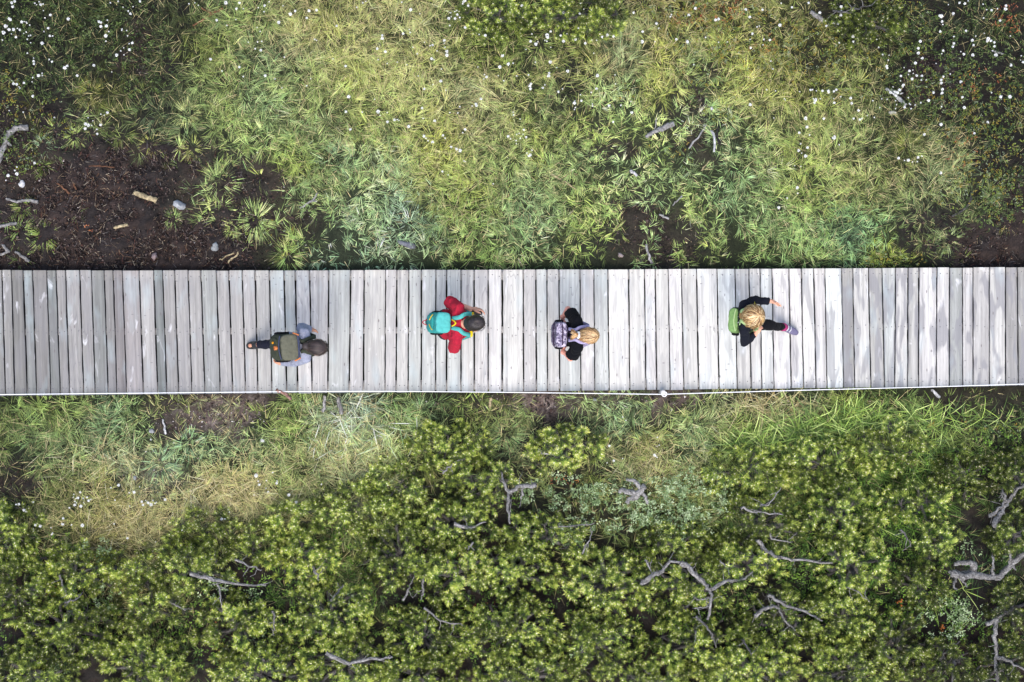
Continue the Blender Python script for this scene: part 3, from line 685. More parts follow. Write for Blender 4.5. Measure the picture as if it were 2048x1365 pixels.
def make_bush(key, px, py, rx, ry, h, bright, yel, label, rng):
    rx, ry = rx * .93, ry * .92
    if py > 1090 or (880 < px < 1110 and py > 930) or (px > 1450 and py > 990): h = h * 1.35
    top = key.startswith('top')
    c = ground_at(px, py)
    root = empty("dwarf_pine", c)
    tag(root, label, "pine bush", "dwarf pines at the edge of the bog" if not top else "dwarf pines at the top of the meadow")
    area = np.pi * rx * ry
    ns = max(6, int(area / 780))
    P, A, Ln, Br = [], [], [], []
    twigs = Pile()
    cpx, cpy = px, py
    sprays = []
    tries = 0
    while len(sprays) < ns and tries < 900:
        tries += 1
        a = rng.uniform(0, 2 * np.pi); r = math.sqrt(rng.random())
        q = np.array((px + rx * r * math.cos(a), py + ry * r * math.sin(a)))
        if any((q[0] - s[0]) ** 2 + (q[1] - s[1]) ** 2 < 24 ** 2 for s in sprays): continue
        sprays.append((q[0], q[1], r))
    w = at(px, py, G0)
    gz0 = float(ground_z(np.array([w.x]), np.array([w.y]))[0])
    crown_base = at(px, py, gz0 + h * .25)
    for (sx, sy, r) in sprays:
        zt = gz0 + h * (1 - .70 * r * r) * rng.uniform(.55, 1.08)
        pos = np.array(at(sx, sy, zt - .04))
        lean = np.array([sx - px, -(sy - py)]) / max(rx, ry)
        out = np.array([lean[0], lean[1], 0])
        # limb from the root to the spray
        p0 = np.array(c) + np.array([0, 0, .02]); p2 = pos - np.array([0, 0, .05])
        p1 = (p0 + p2) / 2 + np.array([out[0] * .12, out[1] * .12, -.06]) + rng.normal(0, .03, 3)
        path = smooth_path([p0, p1, p2], 4, .008, rng)
        tube(twigs, path, np.linspace(.022, .007, len(path)) * (h / .6), GREYD * rng.uniform(.4, .8), 5, .1, rng)
        sb = bright * rng.uniform(.62, 1.3); sr = rng.uniform(14, 27)
        for k in range(rng.integers(10, 18)):
            a = rng.uniform(0, 2 * np.pi); rr = math.sqrt(rng.random()) * sr
            qx, qy = sx + rr * math.cos(a), sy + rr * math.sin(a) * .9
            if (((BRP[:, 0] - qx) ** 2 + (BRP[:, 1] - qy) ** 2) < BRR ** 2).any(): continue
            zz = zt + .05 - .10 * (rr / sr) ** 2 + rng.normal(0, .025)
            p = np.array(at(qx, qy, zz))
            ax = np.array([math.cos(a) * rr / sr * .75 + out[0] * .35, -math.sin(a) * rr / sr * .75 + out[1] * .35, 1.0]) + rng.normal(0, .13, 3)
            ax /= np.linalg.norm(ax)
            P.append(p); A.append(ax); Ln.append(rng.uniform(.036, .066)); Br.append(sb * rng.uniform(.8, 1.2))
            if k % 2 == 0:
                e = p - ax * .04
                tube(twigs, [p2 + rng.normal(0, .01, 3), (p2 + e) / 2 - np.array([0, 0, .02]), e], [.005, .004, .003], GREYD * .55, 4, 0, rng)
    nlow = int(area / 260)
    for k in range(nlow):
        a = rng.uniform(0, 2 * np.pi); r = math.sqrt(rng.random()) * 1.04
        qx, qy = px + rx * r * math.cos(a), py + ry * r * math.sin(a)
        if fbm(np.array([qx / 30]), np.array([qy / 30]), 401, 2)[0] < .42: continue
        if (((BRP[:, 0] - qx) ** 2 + (BRP[:, 1] - qy) ** 2) < BRR ** 2).any(): continue
        ax = np.array([math.cos(a) * .4, -math.sin(a) * .4, 1.0]) + rng.normal(0, .3, 3); ax /= np.linalg.norm(ax)
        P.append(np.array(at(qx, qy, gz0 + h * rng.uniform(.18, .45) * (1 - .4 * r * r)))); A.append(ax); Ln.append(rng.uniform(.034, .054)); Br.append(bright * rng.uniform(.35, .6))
    cr = Pile()
    if P:
        n = len(P)
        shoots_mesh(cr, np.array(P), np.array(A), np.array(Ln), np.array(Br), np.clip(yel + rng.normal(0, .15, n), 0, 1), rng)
        cr.build("crown", M_NEEDLE, root)
    twigs.build("trunk", M_BARK, root, True)
    return root, gz0, h

prng = np.random.default_rng(5)
bushes = {}
for b in BUSH:
    bushes[b[0]] = make_bush(*b, prng)
for (pth, rpx, lift, key) in BR:
    root, gz0, h = bushes[key]
    pts = [at(x, y, gz0 + h * (.55 + lift * .5 - (.05 if key in ('fork', 'wye', 'elbow', 'tall', 'arch', 'bare', 'long', 'shed', 'crest') else .18)) + .02 * math.sin(i * 2.1)) for i, (x, y) in enumerate(pth)]
    main = key in ('fork', 'wye', 'elbow', 'tall', 'arch', 'bare', 'long', 'shed', 'crest'); path = smooth_path(pts, 5, .007, prng)
    pl = Pile()
    tube(pl, path, np.linspace(1.2, .45, len(path)) * rpx / 175.0 * (.74 if main else .6), GREY * (prng.uniform(.42, .62) if main else prng.uniform(.28, .48)) * (0.75 if key in ('elbow', 'tall', 'dark', 'topdark') else 1), 9, .20, prng)
    for k in range(2, len(path) - 1, 3):      # dead side twigs
        d = prng.normal(0, 1, 3); d[2] = abs(d[2]) * .4 - .3; d /= np.linalg.norm(d)
        L = prng.uniform(.05, .16)
        tube(pl, smooth_path([path[k], path[k] + d * L * .5, path[k] + d * L + prng.normal(0, .02, 3)], 3, .003, prng), [.005, .0045, .004, .0038, .0035, .003, .002][:7], GREY * .5, 4, 0, prng)
    pl.build("branch", M_BARK, root, True)

# ------------------------------------------------------------------ dead wood and stones
def deadwood(name, label, cat, paths, col, lift=.03, flat=1.0, parts=None, group="dead wood lying on the bog"):
    c = ground_at(*paths[0][0][0])
    pl = Pile()
    for (pth, r0, r1) in paths:
        pts = [ground_at(x, y, lift + .01 * math.sin(i * 1.7)) for i, (x, y) in enumerate(pth)]
        if len(pts) == 2: pts = [pts[0], (pts[0] + pts[1]) / 2 + Vector((0, 0, .01)), pts[1]]
        path = smooth_path(pts, 5, .004)
        tube(pl, path, np.linspace(r0, r1, len(path)) / 175.0 * .9, np.asarray(col) * .62, 9, .16, RNG, flat)
    for i in range(len(pl.v)): pl.v[i] = pl.v[i] - np.array(c)
    o = pl.build(name, M_DEADWOOD, None, True); o.location = c
    return tag(o, label, cat, group)

deadwood("dead_root", "bleached grey root curving out of the left edge of the bog", "root", [([(56,255),(32,258),(16,270),(8,292),(-4,326)],6,6),([(14,284),(22,292)],4,2)], GREY*.8)
deadwood("dead_branch", "grey level branch lying under the white stone at the left edge", "branch", [([(12,397),(34,403),(52,401),(76,404)],2.5,4)], GREY*.75)
deadwood("dead_branch", "short grey branch end beside a grass tuft at the left edge", "branch", [([(-6,455),(14,450),(34,447)],4,3)], GREY*.7)
deadwood("dead_branch", "grey split stick near the walk's left end on black peat", "branch", [([(30,504),(44,513),(58,523)],2.5,4)], GREY*.75)
deadwood("dead_twig", "crooked grey twig at the left edge just above the walk", "twig", [([(4,489),(12,499),(19,504)],3,3),([(19,504),(8,507),(-4,511)],3,3)], GREY*.7)
deadwood("broken_plank", "pale broken board lying on the bare black peat", "plank", [([(268,385),(290,393),(313,402)],5.5,6.5)], TAN*.8, .04, .45)
deadwood("dead_stick", "short pale chopped stick on the bare peat below the board", "stick", [([(229,456),(256,450)],3.2,3.2)], TAN*.95)
deadwood("dead_twig", "brown bent twig on the peat left of the broken board", "twig", [([(114,367),(126,376),(139,387)],1.8,2.4)], BROWN)
deadwood("dead_twig", "tiny brown twig between the bent twig and the broken board", "twig", [([(146,368),(153,379)],2,1.6)], BROWN*1.2)
deadwood("dead_twig", "thin brown twig lying level at the upper rim of the peat", "twig", [([(178,333),(205,333),(229,335)],1.4,1.6)], BROWN)
deadwood("dead_twig", "pale hooked twig on the peat close to the walk", "twig", [([(456,526),(466,517),(474,511),(476,503)],2,2)], TAN)
deadwood("dead_twig", "straight pale twig beside the hooked one near the walk", "twig", [([(439,520),(468,506)],1.4,1.6)], TAN*.8)
deadwood("dead_twig", "forked grey twig at the grassy end of the black peat", "twig", [([(600,416),(620,404),(636,386)],2.2,1.8),([(620,404),(634,402)],1.6,1.2)], GREY)
deadwood("dead_root", "brown root with an orange tip in the dark grass at the top", "root", [([(386,52),(405,40),(424,28),(446,17)],2,3.4),([(424,28),(402,16)],2.2,1.5)], BROWN*1.4)
deadwood("fallen_log", "short grey log with a reddish split end among pale star leaves", "log", [([(1291,274),(1310,263),(1330,256),(1347,248)],4,6.5)], GREY*.85, .05)
deadwood("dead_twig", "thin upright twig standing by the short grey log", "twig", [([(1309,262),(1312,248),(1314,236)],1.4,1.2)], GREY)
deadwood("dead_stick", "slanting silver stick right of the short grey log", "stick", [([(1378,297),(1395,276),(1413,250)],2.2,1.8)], GREY)
deadwood("dead_branch", "white knobbed branch standing over the dark peat pool", "branch", [([(1428,304),(1430,280),(1424,262)],2.6,3),([(1429,270),(1421,262)],2,1.5)], WHITE*.85)
deadwood("dead_branch", "black charred fork beside the white knobbed branch", "branch", [([(1437,254),(1434,272),(1440,290)],3,3)], GREYD*.18)
deadwood("wood_chip", "small white wood chip on red-brown peat", "wood chip", [([(1261,341),(1274,352)],3.2,3)], WHITE*.85)
deadwood("dead_stick", "tan curved stick lying in the middle of the meadow", "stick", [([(1103,350),(1128,362),(1142,372),(1153,380)],1.8,1.4)], TAN)
deadwood("dead_twig", "slim pale twig below the dark peat pool", "twig", [([(1403,342),(1417,322)],1.4,1.2)], TAN)
deadwood("dead_branch", "grey branch pointing at the walk from the brown peat", "branch", [([(1292,489),(1297,510),(1304,528)],2.8,3.2)], GREY)
deadwood("dead_stick", "small grey stick above the brown peat near the walk", "stick", [([(1318,430),(1338,438)],2.2,2.6)], GREY)
deadwood("dead_twig", "slanting grey twig on the peat between two star-leaf clumps", "twig", [([(1345,411),(1364,392)],1.6,1.8)], GREY)
deadwood("dead_branch", "white forked branch among the dense white flowers at the upper right", "branch", [([(1772,177),(1790,190),(1812,211)],3,4),([(1782,178),(1796,188),(1806,186)],2,1.4)], WHITE*.8)
deadwood("fallen_log", "grey splintered log by the dark pine at the top edge", "log", [([(1622,24),(1634,32),(1646,41)],4.5,5.5)], GREY*.7)
deadwood("dead_branch", "dark bow-shaped branch at the edge of the right-hand peat", "branch", [([(1943,384),(1940,402),(1930,418),(1904,433)],2.5,2.5)], GREYD*.5)
deadwood("dead_twig", "short pale twig among flowers at the top right corner", "twig", [([(1988,103),(2006,109)],2,2)], GREY)
deadwood("dead_branch", "reddish bent branch poking over the edge of the walk", "branch", [([(552,780),(568,787),(576,793),(582,800)],3.4,3.4)], lin((168,130,118)), .42, group="dead wood below the walk")
deadwood("wooden_stake", "grey weathered stake lying against the walk's lower edge", "stake", [([(650,792),(649,806),(647,824)],3,3.2)], GREY*.95, .10, group="dead wood below the walk")
deadwood("wooden_stake", "split grey stake right of the thinner stake below the walk", "stake", [([(675,797),(680,812),(683,828)],4,5)], GREY*.7, .08, group="dead wood below the walk")
deadwood("dead_stick", "thin white stick at the rim of the gravelly patch", "stick", [([(325,839),(328,852),(332,869)],1.8,2.6)], WHITE*.8, .05, group="dead wood below the walk")
deadwood("wood_chip", "pale wood splinter standing in the bare strip below the walk", "wood chip", [([(982,797),(980,815)],3.4,2.4)], TAN*1.1, .1, group="dead wood below the walk")
deadwood("wood_chip", "white wood splinter on the mossy bank under the walk's right end", "wood chip", [([(1864,779),(1870,786),(1878,794)],2.8,4)], WHITE*.8, .1, group="dead wood below the walk")

def fallen(name, label, cat, paths, col, lift):
    c = ground_at(*paths[0][0][0])
    pl = Pile()
    for (pth, r0, r1) in paths:
        pts = [ground_at(x, y, lift + .03 * math.sin(i * 1.3)) for i, (x, y) in enumerate(pth)]
        path = smooth_path(pts, 5, .006)
        tube(pl, path, np.linspace(r0, r1, len(path)) / 175.0, col, 10, .14)
    for i in range(len(pl.v)): pl.v[i] = pl.v[i] - np.array(c)
    o = pl.build(name, M_BARK, None, True); o.location = c
    return tag(o, label, cat)
fallen("dead_stump", "silver torn stump with curled roots in the bilberry patch", "stump", [([(1238,982),(1256,984),(1276,991)],4,7),([(1270,994),(1282,982),(1288,971)],7,4),([(1272,990),(1283,980),(1291,975)],5,3),([(1253,960),(1268,963),(1280,976)],2.5,4.5),([(1276,991),(1262,998),(1252,1006)],6,3),([(1282,987),(1292,994),(1294,1008)],4,2.5)], GREY*.55, .40)
fallen("fallen_tree", "gnarled grey trunk with a torn white end on the right edge", "tree trunk", [([(1902,1147),(1925,1152),(1958,1152),(1992,1155),(2012,1140),(2032,1120),(2066,1098)],7.5,5.5),([(1908,1128),(1930,1125),(1948,1130),(1944,1142),(1926,1152)],4,8),([(1898,1144),(1912,1150),(1928,1160)],3.5,4),([(2020,1130),(2020,1110),(2018,1096)],3,2),([(1985,1150),(1986,1130),(1985,1110)],3.5,2),([(2022,1132),(2032,1140)],3,1.5),([(1912,1158),(1906,1170),(1914,1180)],3,1.5),([(1925,1160),(1935,1174)],2.5,1.2)], GREY*.4, .45)

def stone(label, px, py, sx, sy, h, col, group=None, name="stone"):
    c = ground_at(px, py)
    n, m = 9, 6
    V = []; 
    ang = RNG.uniform(0, 6)
    for j in range(m + 1):
        th = math.pi * j / m
        for i in range(n):
            ph = 2 * math.pi * i / n
            d = np.array((math.sin(th) * math.cos(ph), math.sin(th) * math.sin(ph), math.cos(th)))
            k = 1 + .5 * (vnoise(d[0] * 1.6 + px, d[1] * 1.6 + d[2] * 1.3, 3) - .5) * 2
            d = np.sign(d) * np.abs(d) ** .8
            V.append((d[0] * k * sx / 175 / 2, d[1] * k * sy / 175 / 2, d[2] * k * h + h * .25))
    F = [(j * n + i, j * n + (i + 1) % n, (j + 1) * n + (i + 1) % n, (j + 1) * n + i) for j in range(m) for i in range(n)]
    V = np.array(V)
    o = mesh_np(name, V, np.array(F)[:, ::-1], M_STONE, np.tile(col * .72, (len(V), 1)) * (1 + .12 * RNG.normal(0, 1, (len(V), 1))))
    o.location = c; o.rotation_euler = (RNG.normal(0, .15), RNG.normal(0, .15), RNG.normal(0, .3))
    return tag(o, label, "stone", group)
PALE = lin((188, 192, 194))
stone("pale blue-grey angular stone right of the broken board on the peat", 360, 412, 25, 18, .05, PALE*.8)
stone("round pale stone on the peat close to the walk", 431, 493, 16, 15, .05, PALE*.7)
stone("pinkish stone half sunk in the peat near the walk", 308, 514, 12, 17, .04, lin((170,150,150))*.8)
stone("bright white stone among small flowers at the left edge", 45, 369, 14, 15, .05, WHITE*.95)
stone("white flat stone below the white forked branch", 1785, 226, 19, 9, .04, lin((220,214,204)))
stone("small white wedge-shaped stone on dark peat in the meadow", 1423, 218, 9, 8, .04, WHITE)
stone("flat slate-grey stone half hidden in pale grass just above the walk", 815, 491, 36, 13, .04, lin((150,152,162))*.7)
stone("small pale stone in the trackside grass left of the pale sedge", 525, 882, 9, 8, .04, WHITE*.9)
stone("grey stone in the gravelly patch below the walk", 303, 862, 11, 9, .04, PALE*.9)
stone("light stone on the lower gravel patch by the bilberry", 270, 955, 10, 9, .04, PALE*.9)
stone("pale pink stone in the brown peat near the grey branch", 1240, 512, 12, 9, .04, lin((186,170,166)))
stone("small grey stone in the bare strip under the wire", 1190, 800, 9, 8, .04, PALE*.8)

def fungus(label, px, py):
    c = ground_at(px, py, .25)
    pl = Pile()
    for k in range(6):
        a = RNG.uniform(0, 6.28); r = RNG.uniform(.005, .045)
        b = np.array((math.cos(a) * r, math.sin(a) * r, 0))
        tube(pl, [b - np.array((0, 0, .08)), b, b + np.array((0, 0, .006)), b + np.array((0, 0, .016))], [.006, .008, RNG.uniform(.010, .017), .004], lin((190, 116, 56)) * .6, 9, .12)
    o = pl.build("orange_fungus", M_STONE, None, True); o.location = c
    return tag(o, label, "fungus")
fungus("cluster of orange caps deep between the right-hand pines, the upper one", 1801, 1204)
fungus("cluster of orange caps near the fallen trunk's lower side, the lower one", 1886, 1256)

# ------------------------------------------------------------------ single grass tussocks one can pick out
def tussock(label, px, py, rad_px, disp, glau=.3, straw=.1, n=230, L=None):
    c = ground_at(px, py)
    pl = Pile()
    L = L or rad_px / 175.0 * .80
    tufts(pl, np.zeros(1), np.zeros(1), np.zeros(1), np.array([n]), np.array([L]), np.array([glau]), np.array([straw]), plant_lin(np.array(disp))[None] * PLANT_K, RNG, rad_px / 175.0 * .62)
    o = pl.build("grass_tussock", M_GRASS); o.location = c
    return tag(o, label, "grass tuft", "grass tussocks standing alone")
TUS = [
 ("spiky pale tussock standing out of the upper left meadow",372,226,24,(190,196,120),.5,.15),
 ("green tussock at the left edge beside the short grey branch end",36,462,26,(132,152,80),.3,.1),
 ("bright tussock with a yellow side near the walk's left end",88,472,24,(138,158,66),.3,.1),
 ("olive tussock between the white stone and the peat",88,330,20,(112,130,54),.2,.1),
 ("small tussock hanging over the level grey branch",46,414,18,(120,138,56),.2,.1),
 ("big pale green tussock touching the walk's upper edge",574,512,30,(166,188,100),.5,.1),
 ("pale green tussock at the end of the black peat, the topmost",437,365,30,(166,184,110),.6,.1),
 ("tussock on the peat beside the blue-grey angular stone",348,437,16,(128,146,84),.4,.1),
 ("upright light tussock in the middle of the peat's grassy end",466,455,15,(156,172,90),.4,.1),
 ("wide light tussock on the peat right of the upright one",512,440,32,(166,186,106),.6,.1),
 ("yellowish tussock on the upper rim of the peat",300,290,18,(150,150,70),.2,.2),
 ("pale tussock next to the yellowish one on the peat rim",386,296,20,(160,166,86),.3,.2),
 ("dark yellow tussock in the dark upper left grass",180,186,26,(140,140,56),.1,.2),
 ("blue-green tussock on black peat at the far left",85,290,18,(130,150,120),.8,.0),
 ("light tussock on the peat just under the flower cluster",150,272,20,(150,166,90),.4,.1),
 ("pale star-shaped tussock on the dark right-hand peat",1895,480,24,(150,166,110),.7,.1),
 ("bleached tussock on the right-hand peat rim",1985,392,22,(120,136,84),.6,.1),
 ("straw-coloured round tussock at the top of the meadow",850,46,36,(178,176,112),.1,.4),
 ("brown-tipped round tussock under the wide top pine",1088,138,26,(170,164,100),.1,.45),
 ("round straw tussock right of the brown-tipped one",1218,135,26,(172,168,104),.1,.4),
 ("tall upright olive tussock beside the right-hand heath",1815,292,30,(140,146,56),.1,.2),
 ("round green tussock on bare ground under the walk, left side",215,845,30,(126,154,104),.7,.05),
 ("blue-green tussock at the rim of the gravelly patch",378,890,28,(128,158,118),.8,.05),
 ("large blue-green tussock below the gravelly patch",320,925,32,(134,162,122),.8,.05),
 ("light green tussock below the walk right of the dome pine",1262,850,30,(156,184,120),.6,.1),
 ("light green tussock below the walk next to the reed grass",1388,850,32,(160,184,118),.6,.1),
 ("dense green tussock left of the dome pine",1010,868,30,(146,174,110),.6,.1),
]
for t in TUS: tussock(*t)

# ------------------------------------------------------------------ cottongrass
C1=[(18,165),(30,135),(45,150),(12,203),(45,95),(52,100),(65,35),(60,15),(75,8),(58,172),(80,188),(68,150),(88,145),(100,152),(110,112),(122,110),(135,118),(132,112),(150,128),(120,170),(132,163),(145,183),(138,200),(155,180),(155,217),(213,220),(175,18),(185,25),(198,10),(205,25),(220,55),(217,22),(227,92),(255,77),(222,160),(243,143),(252,183),(266,183),(345,97),(138,270),(170,295),(170,312),(172,325),(248,302),(262,313),(328,343),(340,335),(390,383),(165,393),(195,383),(213,372),(213,383),(162,415),(120,420),(85,428),(95,440),(100,447),(68,425),(165,487),(47,560),(117,568),(475,332),(275,595),(558,15),(597,8),(622,38),(648,57),(660,70),(673,35),(707,8),(500,110),(510,115),(510,135),(543,103),(538,132),(550,160),(535,182),(535,210),(617,148),(640,155),(645,183),(615,155),(625,243),(653,222),(668,218),(655,252),(610,258),(590,280),(627,278),(510,578),(527,583),(543,570),(445,597),(470,612),(432,628),(445,635),(430,650),(463,635),(490,655),(508,632),(492,678),(565,365),(955,20),(985,15),(1003,28),(1140,15),(1195,45),(1230,45),(1192,100),(1095,103),(1147,130),(1210,15),(1305,40),(1335,60),(1338,30),(1360,10),(1300,140),(1315,160),(1255,215),(1302,213),(1323,210),(1290,247),(1318,255),(1430,30),(1408,115),(1468,72),(1492,57),(1550,92),(1562,55),(1600,52),(1702,132),(1590,200),(1600,205),(1683,298),(1747,335),(1340,383),(1425,445),(1230,388),(1210,340),(1122,360),(1390,400),(1550,435),(1570,398),(1437,290),(1748,565),(1762,490),(1065,300),(85,845),(75,862),(85,880),(40,888),(175,825)]
C2=[(115,15),(130,8),(85,38),(312,12),(403,70),(358,50),(350,150),(355,165),(320,170),(213,180),(213,195),(427,215),(368,240),(390,273),(468,230),(455,232),(490,258),(527,205),(527,220),(530,240),(540,262),(540,280),(463,298),(475,303),(238,322),(290,315),(338,328),(193,303),(230,262),(188,247),(28,335),(513,350),(395,385),(510,412),(470,428),(425,450),(535,457),(45,492),(175,503),(30,565),(112,568),(193,567),(203,585),(238,570),(240,617),(275,607),(290,605),(298,610),(347,640),(52,655),(415,548),(420,600),(478,612),(555,570),(595,572),(605,540),(425,690),(435,700),(445,712),(468,720),(520,685),(532,700),(620,672),(632,655),(585,750),(590,755),(607,762),(562,745),(627,815),(635,818),(517,868),(547,885),(697,340),(730,378),(727,400),(740,390),(800,383),(822,283),(893,385),(828,410),(713,500),(687,527),(690,535),(668,537),(875,568),(877,582),(910,603),(775,930),(850,690),(862,703),(893,680),(905,675),(912,700),(890,712),(892,728),(930,658),(925,680),(940,695),(945,775),(962,785),(955,788),(970,760),(953,380),(965,425),(960,435),(963,450),(1025,445),(1057,370),(1055,385),(1095,343),(1103,465),(1125,450),(1150,360),(1035,430),(988,315),(940,250),(970,173),(963,210),(990,225),(1000,212),(1035,205),(1047,180),(1050,190),(1045,210),(1065,160),(1065,240),(1063,315),(1115,180),(1147,172),(1130,210),(1160,97),(1150,100),(1130,65),(1212,70),(1230,110),(1205,143),(1215,18),(1232,48),(1190,200),(1350,178),(1383,185),(1325,188),(1297,205),(1273,203),(1283,270),(1300,383),(1390,380),(1297,450),(1270,468),(1187,510),(1185,522),(1190,545),(1185,555),(1220,510),(1215,480),(1277,537),(1275,527),(1360,535),(1420,533),(1470,515),(1475,570),(1380,617),(1393,425),(1483,65),(1240,220),(1527,212),(1592,212),(1530,160),(1610,145),(1600,120),(1670,85),(1675,75),(1700,200),(560,65),(562,85),(580,60),(590,55),(593,75),(582,95),(605,90),(550,95),(620,20),(633,5),(625,10),(633,140),(555,130),(648,30),(800,113),(812,97),(860,65),(920,30),(703,175),(735,180),(808,340),(850,325),(875,320)]
C3=[(108,43),(75,78),(210,102),(225,98),(383,87),(362,50),(447,50),(542,18),(597,38),(680,15),(738,65),(845,60),(842,77),(845,35),(990,30),(808,118),(830,120),(770,132),(943,118),(975,120),(420,137),(432,133),(535,128),(385,200),(455,200),(450,228),(485,203),(395,172),(270,213),(225,215),(160,190),(65,205),(68,213),(388,243),(100,328),(490,310),(835,218),(905,212),(918,162),(905,185),(985,170),(1025,200),(1035,240),(1087,280),(1055,277),(1083,305),(1075,335),(1077,345),(1235,270),(1235,245),(1245,210),(1255,295),(1220,320),(1190,360),(1185,378),(1207,355),(1210,372),(1227,383),(1163,343),(1147,385),(1145,410),(1203,400),(1253,385),(1275,405),(1250,405),(1325,322),(1362,388),(1350,405),(1357,420),(1350,420),(1397,375),(1360,258),(1353,272),(1410,237),(1415,220),(1415,185),(1450,262),(1465,275),(1510,280),(1512,230),(1508,205),(1525,183),(1475,158),(1345,160),(1342,80),(1352,82),(1355,110),(1358,125),(1410,70),(1387,25),(1443,15),(1470,18),(1487,5),(1562,22),(1580,50),(1605,53),(1635,45),(1675,47),(1678,30),(1565,92),(1568,170),(1588,197),(1585,208),(1603,207),(1620,215),(1620,235),(1610,258),(1627,280),(1648,105),(1700,183),(1755,283),(1752,305),(1765,315),(1702,330),(1652,490),(1698,490),(1605,470),(1458,492),(1450,415),(1355,470),(1350,475),(1357,452),(1310,470),(1287,508),(1247,520),(1218,532),(1198,550),(1190,525),(1195,530),(1185,495),(1160,430),(1155,437),(1140,455),(1130,470),(1122,485),(1107,440),(1118,465),(1095,470),(1100,470),(1077,503),(1050,500),(1120,510),(1120,550),(1125,530),(1165,543),(1040,545),(1005,510),(1013,595),(977,585),(933,560),(908,600),(940,605),(950,600),(897,523),(893,497),(843,490),(808,500),(810,520),(780,460),(783,468),(820,455),(808,463),(750,460),(720,460),(700,455),(690,455),(635,465),(705,500),(715,505),(710,520),(740,500),(558,500),(563,507),(513,460),(468,455),(385,530),(505,597),(665,593),(665,600),(757,600),(633,672),(672,643),(685,683),(640,728),(675,747),(630,762),(645,775),(665,790),(610,838),(640,842),(808,695),(835,733),(1135,800),(1165,812),(1253,790),(1205,820),(1230,818),(1233,797),(1185,810),(1348,875),(1350,630),(1352,540),(1467,545),(1265,680),(623,950),(625,978),(572,1003),(530,1050),(1585,620),(1518,675),(500,350)]
C4=[(72,563),(85,562),(108,588),(117,595),(150,552),(160,655),(150,673),(182,660),(233,698),(237,692),(333,517),(330,530),(343,535),(338,548),(345,555),(352,533),(362,508),(375,535),(378,555),(365,570),(393,530),(400,545),(410,540),(313,578),(337,565),(285,625),(283,650),(323,655),(372,657),(230,668),(500,487),(535,475),(518,543),(583,510),(585,570),(605,507),(630,483),(640,550),(645,565),(668,555),(682,563),(700,558),(705,552),(690,545),(657,545),(745,540),(515,650),(575,715),(702,732),(822,678),(735,763),(613,863),(1035,597),(1000,628),(1015,628),(1145,520),(1170,473),(1165,458),(1202,455),(1155,432),(1210,505),(1200,490),(1250,457),(1248,467),(1230,418),(1303,520),(1337,552),(1450,472),(680,270),(1185,275)]
C5=[(1275,168),(1290,183),(1215,298),(1235,365),(1430,300),(1440,295),(1432,260),(1425,345),(1430,350),(1420,340),(1275,355),(1205,375)]
FL = [(x / 2.527, y / 2.527) for x, y in C1] + [(680 + x / 2.527, y / 2.527) for x, y in C2] + [(1348 + x / 2.527, y / 2.527) for x, y in C3] + [(x / 2.2557, 760 + y / 2.2557) for x, y in C4] + [(680 + x / 2.2557, 760 + y / 2.2557) for x, y in C5]
def cotton_label(px, py):
    if py > 700:
        if px > 1000: return "white cottongrass head by the light grass right of the dome pine"
        if px > 440: return "white cottongrass head scattered on the right half of the straw grass"
        return "white cottongrass head in the straw grass above the left-hand pines"
    if px < 300 and py > 215: return "white cottongrass head on the tufts at the edge of the bare black peat"
    if px < 300: return "white cottongrass head in the very dark grass of the top left corner"
    if px < 720: return "white cottongrass head between the dark corner and the yellow meadow"
    if px < 1000: return "white cottongrass head on the yellow-green middle meadow"
    if px < 1345: return "white cottongrass head beneath and around the paired top pines"
    if py > 170 and px < 1740: return "white cottongrass head in the even grass right of the star-leaf clumps"
    if px < 1740: return "white cottongrass head on the brownish heath at the top edge"
    if py > 130: return "white cottongrass head crowding round the white forked branch"
    return "white cottongrass head in the dark heath of the top right corner"

def cotton_mesh(variant, rng):
    pl = Pile()
    lean = rng.normal(0, .04, 2)
    top = np.array((0, 0, 0.0))
    tube(pl, [np.array((-lean[0], -lean[1], -.24)), np.array((-lean[0] * .3, -lean[1] * .3, -.11)), top], [.0016, .0016, .002], lin((120, 140, 70)), 4, 0, rng)
    n = 90
    a = rng.uniform(0, 2 * np.pi, n); th = np.arccos(rng.uniform(-.7, 1, n))
    d = np.stack((np.sin(th) * np.cos(a), np.sin(th) * np.sin(a), np.cos(th)), -1)
    s = np.cross(d, rng.normal(0, 1, (n, 3))); s /= np.linalg.norm(s, axis=1, keepdims=True)
    b = d * .004; L = rng.uniform(.011, .019, n)[:, None]
    e = d * L + np.array((0, 0, .004)) - np.array((0, 0, .004)) * variant
    V = np.stack((b, (b + e) / 2 + s * .0035, e, (b + e) / 2 - s * .0035), 1).reshape(-1, 3)
    pl.add(V, np.arange(4 * n).reshape(-1, 4), np.array((.93, .93, .92)))
    return pl.build("cottongrass", M_COTTON)
crng = np.random.default_rng(3)
protos = [cotton_mesh(v, crng) for v in range(3)]
FL = np.array(FL)
size = np.clip(crng.normal(.88, .24, len(FL)), .6, 1.6)
order = np.argsort(-size)
rest = Pile()
used = 0
